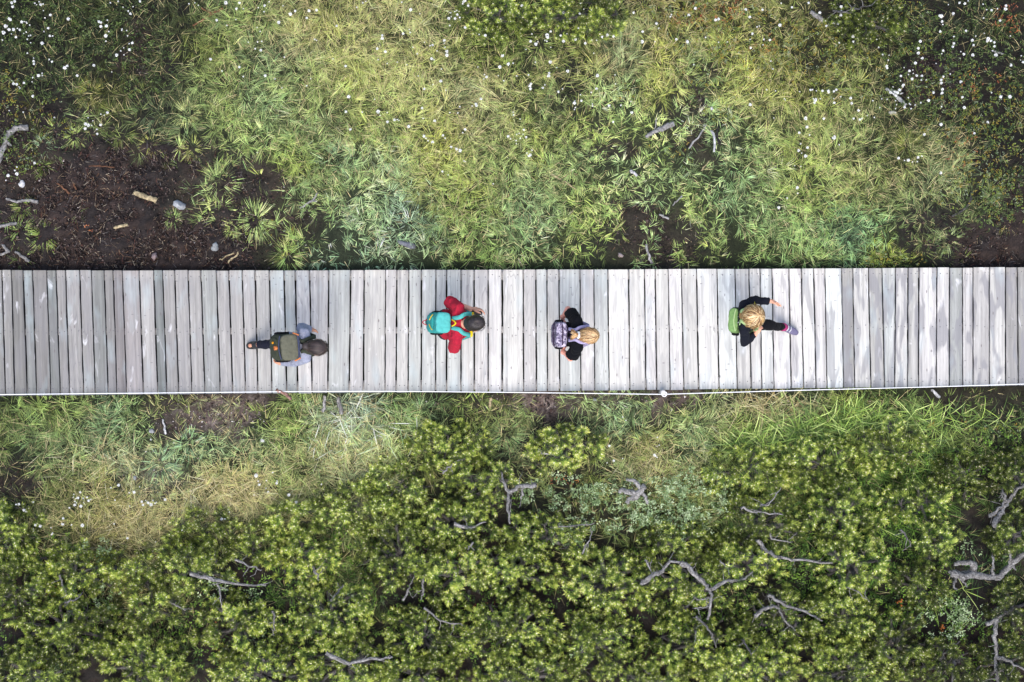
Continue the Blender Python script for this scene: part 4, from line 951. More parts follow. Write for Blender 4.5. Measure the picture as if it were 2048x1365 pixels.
for rank, i in enumerate(order):
    px, py = FL[i]
    p = ground_at(px, py, .20 + .08 * crng.random())
    rot = (crng.normal(0, .25), crng.normal(0, .25), crng.uniform(0, 6.28))
    if rank < 298:
        o = protos[rank % 3] if rank < 3 else protos[rank % 3].copy()
        if rank >= 3: COL.objects.link(o)
        o.location = p; o.rotation_euler = rot; o.scale = (size[i],) * 3
        lab = cotton_label(px, py)
        tag(o, lab, "flower", "cottongrass: " + lab.replace("white cottongrass head ", ""))
    else:
        n = 40
        d = crng.normal(0, 1, (n, 3)); d /= np.linalg.norm(d, axis=1, keepdims=True)
        s = np.cross(d, crng.normal(0, 1, (n, 3))); s /= np.linalg.norm(s, axis=1, keepdims=True)
        e = d * crng.uniform(.009, .016, (n, 1)) * size[i]; c = np.array(p)
        V = np.stack((c + d * .003, c + e / 2 + s * .0035, c + e, c + e / 2 - s * .0035), 1).reshape(-1, 3)
        rest.add(V, np.arange(4 * n).reshape(-1, 4), np.array((.93, .93, .92)))
        g = ground_at(px, py)
        tube(rest, [np.array(g), np.array(p)], [.0016, .0016], lin((120, 140, 70)), 4, 0, crng)
tag(rest.build("cottongrass_cover", M_COTTON), kind="stuff")

# ------------------------------------------------------------------ boardwalk
LT = [3.75,22.5,46.25,65,93.25,111.75,130.75,159.5,182.5,208,226.25,244.25,278.25,307,325,349.25,375.75,402,432.5,457.5,484.25,510,538.75,567.5,590.25,619,657,701.25,728.25,771.25,793.75,817.75,843.25,872,893.25,922,948.25,976.25,1004.5,1046.5,1071.5,1093.5,1118.25,1160.25,1187.75,1215.75,1257,1289,1310.75,1336.5,1362.75,1393.25,1434,1470.25,1497.75,1520.25,1544.25,1577.75,1603,1627.25,1650.25,1683,1706,1736.75,1764,1791.5,1816,1838,1874,1899,1925.25,1946.5,1979,2011,2034.75]
LB = [11.25,29.5,54.5,73.25,102,120.75,138.75,167.5,190.75,216.25,233.75,253.25,287,315.5,333.75,357.5,383.75,410,440.5,465.5,491.25,515.5,544,573.25,595.75,624.5,655.5,698.25,726.75,770,792,816.25,842.5,871.25,893.25,922,949,976.5,1004.5,1047.25,1072.75,1094.75,1119.75,1162.25,1189.75,1218.5,1259.75,1292.25,1313.5,1340.75,1367.75,1397.75,1438.25,1474.75,1502.25,1524,1548.5,1582.25,1607.75,1632.25,1654.25,1687.25,1709.75,1741.75,1769,1789.75,1815.25,1837.25,1872.75,1898.5,1926,1946.5,1979.25,2011.25,2037.25]
BRT = [.70,.61,.63,.62,.60,.70,.74,.70,.63,.64,.62,.73,.78,.60,.70,.74,.74,.72,.76,.78,.80,
       .82,.85,.80,.87,.84,.82,.85,.86,.84,.84,.84,.84,.84,.84,.85,.86,.92,.90,.82,.88,.84,.85,.86,.85,.95,.88,.92,.87,.94,.86,.97,.95,.83,.88,.92,
       .96,.95,.93,.88,.98,.70,.88,.78,.86,.90,.82,.92,.92,.76,.88,.86,.92,.74]
HUE = [0,0,-1,1,-1,1,1,1,-1,1,2,2,1,-2,1,1,1,-1,1,1,1]
while len(BRT) < len(LT) - 1: BRT.append(.8)
drng = np.random.default_rng(21)
x0t, x0b = LT[0], LB[0]
pre_t, pre_b, pre_c = [], [], []
for k in range(16):
    w = drng.uniform(18, 30); x0t -= w; x0b -= w
    pre_t.insert(0, x0t); pre_b.insert(0, x0b); pre_c.insert(0, drng.uniform(.58, .72))
post_t, post_b, post_c = [], [], []
x1t, x1b = LT[-1], LB[-1]
for k in range(16):
    w = drng.uniform(22, 34); x1t += w; x1b += w
    post_t.append(x1t); post_b.append(x1b); post_c.append(drng.uniform(.6, .85))
npre = len(pre_t)
LT = pre_t + LT + post_t; LB = pre_b + LB + post_b; BRT = pre_c + BRT + post_c
DECK_K = 0.72
def y_top(x): return np.interp(x, [-500, 0, 512, 1024, 1536, 2048, 2600], [542, 541, 541.3, 540, 538, 535, 532])
def y_bot(x): return np.interp(x, [-500, 0, 512, 1024, 1536, 2048, 2600], [797, 792.3, 787.5, 783.5, 777.5, 772, 766])

deck = empty("boardwalk", at(1024, 660, G0))
tag(deck, "long grey wooden plank walk crossing the bog from edge to edge", "boardwalk")
dv, df, duv, dcol, dmi = [], [], [], [], []
nails = []
for i in range(len(LT) - 1):
    core = npre <= i < len(LT) - 1 - 16
    xm = LT[i]
    gap = 1.5 if xm < 1150 else 1.3
    if xm < 480: gap = 1.35
    gl = gap * drng.uniform(.7, 1.2); gr = gap * drng.uniform(.7, 1.2)
    zt = drng.uniform(-.004, .004); th = .042
    et, eb = drng.normal(0, .3), drng.normal(0, .3)
    A = np.array(at(LT[i] + gl, y_top(LT[i]) + et, zt)); B = np.array(at(LT[i + 1] - gr, y_top(LT[i + 1]) + et, zt))
    Cc = np.array(at(LT[i + 1] - gr, -1 + y_bot(LB[i + 1]) + eb, zt)); Cc = np.array(at(LB[i + 1] - gr, y_bot(LB[i + 1]) + eb, zt)); D = np.array(at(LB[i] + gl, y_bot(LB[i]) + eb, zt))
    ns = 14
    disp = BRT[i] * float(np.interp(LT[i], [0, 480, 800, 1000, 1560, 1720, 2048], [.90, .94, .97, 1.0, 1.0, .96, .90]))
    hv = HUE[i - npre] if npre <= i < npre + len(HUE) else drng.choice([0, 1, 0, -1])
    tint = lin(np.array((disp, disp, disp)))
    tint = tint * {0: (1.03, 1, .925), 1: (1.03, .99, .935), 2: (1.05, .97, .93), -1: (.985, 1.0, .935), -2: (.94, .99, .93)}[int(hv)]
    tint = np.clip(tint * DECK_K, 0, .92)
    pxm = LT[i]
    patch = float(np.interp(pxm, [0, 1100, 1500, 1640, 1800, 2100], [.35, .30, .45, .85, 1.0, 1.0]))
    bow = drng.normal(0, .003)
    ch = .004
    off = (drng.uniform(0, 40), drng.uniform(0, 40))
    base = len(dv)
    wd = np.linalg.norm(B - A); ln = np.linalg.norm(D - A)
    prof = [(0, -th), (0, -ch), (ch / wd, 0), (.25, bow), (.5, bow * 1.3), (.75, bow), (1 - ch / wd, 0), (1, -ch), (1, -th)]
    for j in range(ns + 1):
        t = j / ns
        L_ = A * (1 - t) + D * t; R_ = B * (1 - t) + Cc * t
        edge = drng.normal(0, .0016, 2)
        for (u, dz) in prof:
            p = L_ * (1 - u) + R_ * u + np.array((0, 0, dz))
            if u == 0: p = p + np.array((edge[0], 0, 0))
            if u == 1: p = p + np.array((edge[1], 0, 0))
            dv.append(p); dcol.append((*tint, patch)); duv.append((u * wd + off[0], t * ln + off[1]))
    m = len(prof)
    for j in range(ns):
        for k in range(m - 1):
            df.append((base + j * m + k, base + (j + 1) * m + k, base + (j + 1) * m + k + 1, base + j * m + k + 1)); dmi.append(0)
        df.append((base + j * m + m - 1, base + (j + 1) * m + m - 1, base + (j + 1) * m, base + j * m)); dmi.append(0)
    for j in (0, ns):
        q = [base + j * m + k for k in range(m)]
        if j == 0: q = q[::-1]
        # end grain as quads/tris fan
        for k in range(1, m - 1):
            df.append((q[0], q[k], q[k + 1], q[k + 1])); dmi.append(0)
    for t in (.05, .49, .945):
        for u in (.22, .78):
            p = (A * (1 - t) + D * t) * (1 - u) + (B * (1 - t) + Cc * t) * u + np.array((drng.normal(0, .006), drng.normal(0, .012), bow + .0025))
            nails.append(p)
dv = np.array(dv)
loops, sizes = [], []
for f in df:
    f = list(dict.fromkeys(f)); loops += f; sizes.append(len(f))
# nail heads as small raised discs in the same mesh
nv0 = len(dv); nv = []; 
for p in nails:
    b = nv0 + len(nv)
    for k in range(6):
        nv.append(p + .0062 * np.array((math.cos(k * 1.047), math.sin(k * 1.047), 0)))
    loops += [b + k for k in range(6)]; sizes.append(6); dmi.append(1)
dv = np.concatenate((dv, np.array(nv)))
dcol += [(0.05, .05, .055, 0)] * len(nv); duv += [(0, 0)] * len(nv)

def plank_mat():
    m, nt, p, out = new_mat("weathered_planks")
    N, Lk = nt.nodes, nt.links
    a = N.new("ShaderNodeAttribute"); a.attribute_name = "Col"
    uv = N.new("ShaderNodeUVMap"); uv.uv_map = "UVMap"
    def noise(scale, sx, sy, detail=4, rough=.55, dist=0.0):
        mp = N.new("ShaderNodeMapping"); mp.inputs["Scale"].default_value = (sx, sy, 1)
        Lk.new(uv.outputs[0], mp.inputs[0])
        n = N.new("ShaderNodeTexNoise"); n.inputs["Scale"].default_value = scale; n.inputs["Detail"].default_value = detail
        n.inputs["Roughness"].default_value = rough; n.inputs["Distortion"].default_value = dist
        Lk.new(mp.outputs[0], n.inputs["Vector"]); return n
    def ramp(src, a0, a1, o0=0.0, o1=1.0):
        r = N.new("ShaderNodeMapRange"); r.inputs[1].default_value = a0; r.inputs[2].default_value = a1
        r.inputs[3].default_value = o0; r.inputs[4].default_value = o1; Lk.new(src, r.inputs[0]); return r.outputs[0]
    def mix(fac, c1, c2, blend='MIX'):
        x = N.new("ShaderNodeMix"); x.data_type = 'RGBA'; x.blend_type = blend
        if isinstance(fac, float): x.inputs[0].default_value = fac
        else: Lk.new(fac, x.inputs[0])
        Lk.new(c1, x.inputs[6])
        if isinstance(c2, tuple): x.inputs[7].default_value = c2
        else: Lk.new(c2, x.inputs[7])
        return x.outputs[2]
    def math_(op, x, y):
        q = N.new("ShaderNodeMath"); q.operation = op
        for s, i in ((x, 0), (y, 1)):
            if isinstance(s, float): q.inputs[i].default_value = s
            else: Lk.new(s, q.inputs[i])
        return q.outputs[0]
    col = a.outputs["Color"]
    # long streaks of lighter and darker wood
    st = noise(1.0, 30, .9, 6, .62, .5)
    col = mix(1.0, col, ramp(st.outputs["Fac"], .3, .7, .66, 1.18), 'MULTIPLY')
    # fine growth-ring lines, cathedral shaped
    g = noise(1.0, 7, .55, 2, .5, .2)
    rings = math_('FRACT', math_('MULTIPLY', g.outputs["Fac"], 16.0), 0.0)
    line = ramp(rings, .0, .22, 1.0, 0.0)
    gm = noise(1.0, 3, .35, 2)
    line = math_('MULTIPLY', line, ramp(gm.outputs["Fac"], .45, .60, 0.0, .55))
    col = mix(line, col, (.17, .16, .17, 1))
    fib = noise(1.0, 330, 9, 3, .6)
    col = mix(1.0, col, ramp(fib.outputs["Fac"], .3, .7, .84, 1.10), 'MULTIPLY')
    # pale scuffs
    sc = noise(1.0, 9, 3.2, 3, .55, .8)
    col = mix(ramp(sc.outputs["Fac"], .63, .74, 0.0, .5), col, (.86, .85, .86, 1))
    # damp patches that have not dried, more of them at one end
    wt = noise(1.0, 9.5, 1.9, 2, .45, .5)
    wet = math_('MULTIPLY', ramp(wt.outputs["Fac"],   .50, .57, 0.0, .72), a.outputs["Alpha"])
    col = mix(wet, col, (.22, .215, .225, 1))
    # greenish algae
    al = noise(1.0, 5, 1.6, 3)
    col = mix(ramp(al.outputs["Fac"], .56, .72, 0.0, .30), col, (.42, .52, .54, 1))
    # knots and small cracks
    mp = N.new("ShaderNodeMapping"); mp.inputs["Scale"].default_value = (16, 5.5, 1); Lk.new(uv.outputs[0], mp.inputs[0])
    v = N.new("ShaderNodeTexVoronoi"); v.inputs["Scale"].default_value = 1.0; Lk.new(mp.outputs[0], v.inputs["Vector"])
    sep = N.new("ShaderNodeSeparateColor"); Lk.new(v.outputs["Color"], sep.inputs[0])
    kn = math_('MULTIPLY', ramp(v.outputs["Distance"], .07, .13, 1.0, 0.0), ramp(sep.outputs[0], .62, .64, 0.0, .75))
    col = mix(kn, col, (.13, .11, .11, 1))
    mp2 = N.new("ShaderNodeMapping"); mp2.inputs["Scale"].default_value = (13, 30, 1); Lk.new(uv.outputs[0], mp2.inputs[0])
    v2 = N.new("ShaderNodeTexVoronoi"); v2.inputs["Scale"].default_value = 1.0; Lk.new(mp2.outputs[0], v2.inputs["Vector"])
    sep2 = N.new("ShaderNodeSeparateColor"); Lk.new(v2.outputs["Color"], sep2.inputs[0])
    ck = math_('MULTIPLY', ramp(v2.outputs["Distance"], .14, .24, 1.0, 0.0), ramp(sep2.outputs[1], .90, .91, 0.0, .6))
    col = mix(ck, col, (.16, .15, .16, 1))
    Lk.new(col, p.inputs["Base Color"])
    p.inputs["Roughness"].default_value = .78; p.inputs["Specular IOR Level"].default_value = .25
    b = N.new("ShaderNodeBump"); b.inputs["Strength"].default_value = .35; b.inputs["Distance"].default_value = .003
    Lk.new(st.outputs["Fac"], b.inputs["Height"]); Lk.new(b.outputs[0], p.inputs["Normal"])
    return m
M_PLANK = plank_mat()
M_NAIL = flat_mat("nail_heads", (.10, .10, .11), .5, 80, .2, .1, .5)
luv = np.array(duv)[np.array(loops)]
do = mesh_np("deck", dv, np.array(loops), [M_PLANK, M_NAIL], np.array(dcol), deck, False, np.array(sizes), luv, dmi)
M_BEAM = flat_mat("beam_wood", (.40, .39, .39), .85, 30, .35, .5, .2, (1, 8, 8))
def beam(yf, half, drop, w0, h):
    pl = Pile()
    for k in range(12):
        xa, xb = -420 + k * 245.0, -420 + (k + 1) * 245.0
    xs = np.linspace(-400, 2480, 25)
    V, F = [], []
    for x in xs:
        y = y_top(x) * (1 - yf) + y_bot(x) * yf
        for (dy, dz) in ((-half, -drop), (half, -drop), (half, -drop - h), (-half, -drop - h)):
            V.append(at(x, y + dy, -drop) + Vector((0, 0, dz + drop)))
    for i in range(len(xs) - 1):
        for k in range(4):
            F.append((i * 4 + k, i * 4 + (k + 1) % 4, (i + 1) * 4 + (k + 1) % 4, (i + 1) * 4 + k))
    V = np.array([tuple(v) for v in V])
    return mesh_np("beam", V, np.array(F)[:, ::-1], M_BEAM, None, deck)
beam(.042, 9.5, .048, 0, .14); beam(.492, 6.5, .048, 0, .14); beam(.942, 9.5, .048, 0, .14)
for x in range(-300, 2500, 350):
    for yf in (.06, .93):
        y = y_top(x) * (1 - yf) + y_bot(x) * yf
        b = at(x, y, -.19); pl = Pile()
        V = [(b.x + sx * .06, b.y + sy * .045, z) for z in (-.189, -.62) for sx, sy in ((-1, -1), (1, -1), (1, 1), (-1, 1))]
        F = [(0, 1, 2, 3), (7, 6, 5, 4)] + [(k, k + 4, (k + 1) % 4 + 4, (k + 1) % 4) for k in range(4)]
        mesh_np("support_post", np.array(V), np.array(F), M_BEAM, None, deck)

# ------------------------------------------------------------------ wire and its post
M_WIRE = flat_mat("white_cord", (.82, .82, .82), .5, 200, .05, .1, .4)
M_POST = flat_mat("pale_post_wood", (.62, .60, .58), .8, 40, .25, .4, .2, (1, 1, .2))
WZ = .22
wp = Pile()
pts = [at(x, y, WZ + dz) for x, y, dz in ((-420, 795, .03), (0, 789.6, .02), (300, 786.5, .0), (700, 783, -.01), (1000, 785, -.01), (1200, 787.5, 0), (1312, 789, .0), (1328, 789, 0), (1344, 788.5, 0), (1600, 781, -.01), (1850, 774.5, 0), (2048, 768.5, .02), (2450, 757, .03))]
path = smooth_path(pts, 6)
c0 = np.array(at(1024, 785, WZ))
tube(wp, path - c0, .0052, np.array((.8, .8, .8)), 6, 0)
wire = wp.build("fence_wire", M_WIRE, None, True); wire.location = c0
tag(wire, "thin white fence cord stretched along the lower edge of the walk", "wire")
post_loc = ground_at(1322, 784)
post = empty("fence_post", post_loc); tag(post, "slim pale post with a white ring holding the fence cord", "fence post")
pp = Pile(); topp = at(1327, 784.5, WZ + .02)
tube(pp, [post_loc - Vector((0, 0, .15)), (post_loc + topp) / 2, topp], [.026, .025, .024], np.array((.6, .6, .6)), 10, .03)
pp.build("stake", M_POST, post, True)
rp = Pile(); rc = np.array(at(1328.5, 788.5, WZ)); K = 20
ring = [rc + .026 * np.array((math.cos(2 * math.pi * k / K), math.sin(2 * math.pi * k / K), 0)) for k in range(K + 1)]
tube(rp, ring, .0075, np.array((.85, .85, .85)), 7, 0)
rp.build("ring_insulator", M_WIRE, post, True)

# ------------------------------------------------------------------ people
DG = bpy.context.evaluated_depsgraph_get

def unit(v):
    v = np.asarray(v, float); return v / (np.linalg.norm(v) + 1e-9)

class Sculpt:
    """closed lumps that a voxel remesh melts into one skin"""
    def __init__(self): self.p = Pile()
    def ball(self, c, ax):
        n, m = 16, 10
        ax = np.asarray(ax, float)
        V = []
        for j in range(m + 1):
            th = math.pi * j / m
            for i in range(n):
                ph = 2 * math.pi * i / n
                V.append(np.asarray(c) + math.sin(th) * math.cos(ph) * ax[0] + math.sin(th) * math.sin(ph) * ax[1] + math.cos(th) * ax[2])
        F = [(j * n + i, (j + 1) * n + i, (j + 1) * n + (i + 1) % n, j * n + (i + 1) % n) for j in range(m) for i in range(n)]
        if np.dot(np.cross(ax[0], ax[1]), ax[2]) < 0: F = [f[::-1] for f in F]
        self.p.add(np.array(V), np.array(F), (1, 1, 1))
    def chain(self, pts, rad, k=3):
        pts = [np.asarray(tuple(p), float) for p in pts]
        for i in range(len(pts) - 1):
            L = np.linalg.norm(pts[i + 1] - pts[i]); r0, r1 = rad[i], rad[i + 1]
            n = max(2, int(L / (min(r0, r1) * .45)))
            for t in np.linspace(0, 1, n + 1):
                r = r0 * (1 - t) + r1 * t
                self.ball(pts[i] * (1 - t) + pts[i + 1] * t, np.eye(3) * r)
    def cone(self, p0, p1, r0, r1, squash=1.0):
        p0, p1 = np.asarray(p0, float), np.asarray(p1, float)
        u, v = frame_of(p1 - p0); n = 20; a = np.linspace(0, 2 * np.pi, n, endpoint=False)
        rings = [p + np.cos(a)[:, None] * u * r + np.sin(a)[:, None] * v * r * squash for p, r in ((p0, r0), (p0 * .5 + p1 * .5, (r0 + r1) / 2), (p1, r1))]
        V = np.concatenate(rings + [p0[None], p1[None]])
        F = [(i * n + k, i * n + (k + 1) % n, (i + 1) * n + (k + 1) % n, (i + 1) * n + k) for i in range(2) for k in range(n)]
        o = self.p.n
        self.p.add(V, np.array(F), (1, 1, 1))
        T = [(3 * n, (k + 1) % n, k) for k in range(n)] + [(3 * n + 1, 2 * n + k, 2 * n + (k + 1) % n) for k in range(n)]
        self.p.f.append((np.array(T) + o).ravel()); self.p.s.append(np.full(len(T), 3, dtype=np.int32))
    def box(self, c, ax, round_=.5):
        n, m = 20, 14
        V = []
        ax = np.asarray(ax, float)
        for j in range(m + 1):
            th = math.pi * j / m
            for i in range(n):
                ph = 2 * math.pi * i / n
                d = np.array((math.sin(th) * math.cos(ph), math.sin(th) * math.sin(ph), math.cos(th)))
                d = np.sign(d) * np.abs(d) ** round_
                V.append(np.asarray(c) + d @ ax)
        F = [(j * n + i, (j + 1) * n + i, (j + 1) * n + (i + 1) % n, j * n + (i + 1) % n) for j in range(m) for i in range(n)]
        if np.dot(np.cross(ax[0], ax[1]), ax[2]) < 0: F = [f[::-1] for f in F]
        self.p.add(np.array(V), np.array(F), (1, 1, 1))
    def build(self, name, mat, parent, voxel=.007, smooth=4, wrinkle=0.0, wscale=22.0, colour=None):
        V = np.concatenate(self.p.v); Fl = np.concatenate(self.p.f); S = np.concatenate(self.p.s)
        tmp = mesh_np("tmp_" + name, V, Fl, mat, None, None, False, S)
        md = tmp.modifiers.new("r", 'REMESH'); md.mode = 'VOXEL'; md.voxel_size = voxel
        if smooth:
            sm = tmp.modifiers.new("s", 'SMOOTH'); sm.factor = .5; sm.iterations = smooth
        bpy.context.view_layer.update()
        me = bpy.data.meshes.new_from_object(tmp.evaluated_get(DG()))
        old = tmp.data
        bpy.data.objects.remove(tmp); bpy.data.meshes.remove(old)
        n = len(me.vertices)
        co = np.empty(n * 3, np.float32); me.vertices.foreach_get("co", co); co = co.reshape(-1, 3)
        if wrinkle:
            no = np.empty(n * 3, np.float32); me.vertices.foreach_get("normal", no); no = no.reshape(-1, 3)
            w = fbm(co[:, 0] * wscale + co[:, 2] * 9, co[:, 1] * wscale - co[:, 2] * wscale * .5, 7, 3) - .5
            w2 = np.abs(fbm(co[:, 0] * wscale * .6 - co[:, 1] * 5, co[:, 2] * wscale * 1.1 + co[:, 1] * 6, 19, 2) - .5)
            co = co + no * ((w * 1.3 - w2 * 1.2)[:, None] * wrinkle)
            me.vertices.foreach_set("co", np.ascontiguousarray(co, np.float32).ravel())
        me.polygons.foreach_set("use_smooth", np.ones(len(me.polygons), bool))
        me.materials.clear(); me.materials.append(mat); me.name = name
        if colour is not None:
            a = me.color_attributes.new("Col", 'FLOAT_COLOR', 'POINT')
            c4 = np.ones((n, 4), np.float32); c4[:, :3] = colour(co) if callable(colour) else np.asarray(colour)[None]
            a.data.foreach_set("color", c4.ravel())
        me.update()
        o = bpy.data.objects.new(name, me)
        return link(o, parent)

def ribbon(name, mat, parent, pts, width, side, thick=.008, cols=None):
    """a flat webbing strap along pts; side = direction of the width at each point"""
    pts = smooth_path(pts, 6); n = len(pts)
    side = np.asarray(side, float)
    V = []
    for i in range(n):
        d = unit(pts[min(i + 1, n - 1)] - pts[max(0, i - 1)])
        s = unit(side - d * np.dot(side, d)); u = np.cross(d, s)
        if u[2] < 0: u = -u
        for (a, b) in ((-.5, -.5), (-.44, .5), (.44, .5), (.5, -.5)):
            V.append(pts[i] + s * width * a + u * thick * b)
    F = []
    for i in range(n - 1):
        for k in range(4): F.append((i * 4 + k, i * 4 + (k + 1) % 4, (i + 1) * 4 + (k + 1) % 4, (i + 1) * 4 + k))
    F += [(0, 3, 2, 1), ((n - 1) * 4, (n - 1) * 4 + 1, (n - 1) * 4 + 2, (n - 1) * 4 + 3)]
    return mesh_np(name, np.array(V), np.array(F), mat, None, parent, True)

def hand(sc, wrist, d, palm, thumb_side, curl=.5, s=1.0):
    """palm plus five bent fingers; d = pointing direction, palm = the way the palm faces, thumb_side = +-1"""
    d = unit(d); palm = unit(np.asarray(palm) - d * np.dot(palm, d)); side = np.cross(palm, d) * thumb_side
    w = np.asarray(tuple(wrist), float)
    sc.chain([w - d * .02, w + d * .01, w + d * .04 * s], [.027 * s, .025 * s, .026 * s])
    sc.ball(w + d * .050 * s, np.array([d * .046, side * .040, palm * .017]) * s)
    for k, (off, L) in enumerate(((.030, .070), (.010, .078), (-.011, .073), (-.030, .056))):
        p = w + d * .082 * s + side * off * s; dirn = unit(d + side * off * 2.5)
        pts = [w + d * .05 * s + side * off * s * .8, p]
        for j in range(3):
            a = curl * (.55 + .5 * j) * (1 + .12 * k)
            dd = unit(dirn * math.cos(a) + palm * math.sin(a))
            pts.append(pts[-1] + dd * L * s * (.42, .32, .26)[j])
        sc.chain(pts, [.0092 * s, .0092 * s, .0086 * s, .0078 * s, .0066 * s])
    t0 = w + d * .022 * s + side * .022 * s
    t1 = t0 + unit(d * .6 + side * .75 + palm * .25) * .040 * s; t2 = t1 + unit(d * .9 + side * .25 + palm * .4) * .03 * s; t3 = t2 + unit(d + palm * .5) * .022 * s
    sc.chain([t0, t1, t2, t3], [.014 * s, .0115 * s, .010 * s, .0075 * s])

def head_axes(fwd, pitch):
    f = unit([fwd[0], fwd[1], 0]); s = np.array([-f[1], f[0], 0]); u = np.array([0, 0, 1.0])
    f2 = f * math.cos(pitch) - u * math.sin(pitch); u2 = u * math.cos(pitch) + f * math.sin(pitch)
    return f2, s, u2

def head(sc, c, f, s, u, k=1.0):
    c = np.asarray(c, float)
    sc.ball(c + u * .012 * k - f * .008 * k, np.array([f * .097, s * .077, u * .098]) * k)
    sc.ball(c + f * .030 * k - u * .050 * k, np.array([f * .060, s * .058, u * .062]) * k)
    sc.ball(c + f * .062 * k - u * .090 * k, np.array([f * .026, s * .030, u * .022]) * k)     # chin
    sc.chain([c + f * .090 * k + u * .006 * k, c + f * .102 * k - u * .022 * k, c + f * .112 * k - u * .036 * k], [.010 * k, .012 * k, .014 * k])  # nose
    sc.ball(c + f * .088 * k - u * .064 * k, np.array([f * .010, s * .024, u * .010]) * k)      # mouth
    sc.ball(c + f * .082 * k + u * .024 * k, np.array([f * .014, s * .052, u * .012]) * k)      # brow
    for q in (-1, 1):
        sc.ball(c + s * q * .078 * k - u * .012 * k - f * .004 * k, np.array([f * .020, s * .010, u * .031]) * k)

def face_parts(root, c, f, s, u, k, lipmat, eyemat):
    c = np.asarray(c, float)
    for q in (-1, 1):
        e = Sculpt(); e.ball(c + f * .083 * k + s * q * .033 * k + u * .004 * k, np.array([f * .013, s * .013, u * .010]) * k)
        e.build("eye", eyemat, root, .003, 1)
    e = Sculpt(); e.ball(c + f * .0955 * k - u * .064 * k, np.array([f * .006, s * .021, u * .007]) * k); e.build("lips", lipmat, root, .003, 1)

def hair_strands(name, root, c, ax, crown, cols, n, length, width, rng, wave=.04, lift=1.0, seg=8, back=None):
    """ribbons combed from the crown over the head ellipsoid (ax rows: forward, side, up)"""
    pl = Pile(); ax = np.asarray(ax, float); c = np.asarray(c, float)
    F_, S_, U_ = ax
    for i in range(n):
        az = rng.uniform(0, 2 * math.pi); t0 = rng.uniform(0, .35) ** 1.2; t1 = t0 + rng.uniform(*length)
        w = width * rng.uniform(.6, 1.4); lf = lift * rng.uniform(.98, 1.07)
        ph = rng.uniform(0, 6.28); am = rng.normal(0, wave); fly = max(0, rng.normal(0, 1))
        col = np.array(cols[rng.integers(0, len(cols))]) * rng.uniform(.7, 1.25)
        P = []
        for t in np.linspace(t0, t1, seg):
            a2 = az + am * math.sin(ph + t * 4)
            th = t
            d = F_ * (math.sin(th) * math.cos(a2)) + S_ * (math.sin(th) * math.sin(a2)) + U_ * math.cos(th)
            # shift the parting towards the crown point
            d = d + (F_ * crown[0] + S_ * crown[1]) * max(0, math.cos(th)) ** 2
            nd = np.array([np.dot(d, F_) / np.dot(F_, F_), np.dot(d, S_) / np.dot(S_, S_), np.dot(d, U_) / np.dot(U_, U_)])
            nd /= np.linalg.norm(nd)
            P.append(c + (nd @ ax) * (lf + .03 * max(0, th - 1.2) + (.05 * (t - t0) / (t1 - t0) * fly)))
        P = np.array(P)
        V = []
        for j in range(seg):
            dd = unit(P[min(j + 1, seg - 1)] - P[max(j - 1, 0)]); no = unit(P[j] - c); sd = unit(np.cross(dd, no))
            ww = w * (1 - .6 * j / seg) * (.5 if j == 0 else 1)
            V += [P[j] - sd * ww * .5, P[j] + no * w * .22, P[j] + sd * ww * .5]
        Fq = []
        for j in range(seg - 1):
            for k in range(2): Fq.append((j * 3 + k, j * 3 + k + 1, j * 3 + 3 + k + 1, j * 3 + 3 + k))
        pl.add(np.array(V), np.array(Fq), np.clip(col, 0, .9))
    return pl.build(name, M_HAIR, root, True)

def shell_hair(root, c, f, s, u, k, size, colour, drop=.0, mat=None):
    """hair mass hugging the skull, open at the face"""
    sc = Sculpt(); c = np.asarray(c, float)
    sc.ball(c + u * .020 * k - f * .014 * k, np.array([f * .098, s * .081, u * .100]) * k * size)
    sc.ball(c - f * .045 * k - u * .030 * k, np.array([f * .066, s * .073, u * .075]) * k * size)
    return sc

M_SKIN = flat_mat("skin", lin((222, 164, 136)), .55, 30, .08, .1, .4)
M_SKIN2 = flat_mat("skin_tan", lin((206, 146, 116)), .55, 30, .08, .1, .4)
M_EYE = flat_mat("eye_dark", (.05, .035, .03), .2, 50, .1, 0, .5)
M_LIP = flat_mat("lips", lin((190, 110, 104)), .5, 50, .05, .05, .4)
def cloth(name, disp, namp=.12, ns=55, bump=.3): return flat_mat(name, lin(disp) * .72, .9, ns, namp, bump, .10, (1, 1, 1), .02)

def torso(sc, pel, neck, sh_l, sh_r, hw, dp, grow=0.0, lo=0.0):
    """pelvis to shoulders: stacked ellipsoids; hw = half shoulder width, dp = half depth"""
    pel, neck, sh_l, sh_r = (np.asarray(tuple(q), float) for q in (pel, neck, sh_l, sh_r))
    up = unit(neck - pel); side = unit(sh_l - sh_r - up * np.dot(sh_l - sh_r, up)); fw = np.cross(side, up)
    H = np.linalg.norm(neck - pel)
    for t, w, d, h in ((.02 + lo, .95, 1.02, .16), (.20, .90, .95, .15), (.38, .84, .90, .16), (.56, .95, 1.02, .16), (.72, 1.02, 1.04, .15), (.84, .92, .86, .09)):
        sc.ball(pel + up * H * t, np.array([fw * (dp * d + grow), side * (hw * w * .90 + grow), up * (h * H / .5 * .9 + grow)]))
    sc.chain([sh_l, (sh_l + sh_r) / 2 + up * .02, sh_r], [.056 + grow, .066 + grow, .056 + grow])
    for q in (sh_l, sh_r): sc.chain([q * .9 + neck * .1, q * .3 + neck * .7 + up * .005], [.050 + grow, .045 + grow]); sc.chain([q * .8 + pel * .2, q * .55 + pel * .45], [.062 + grow, .060 + grow])
    return up, side, fw

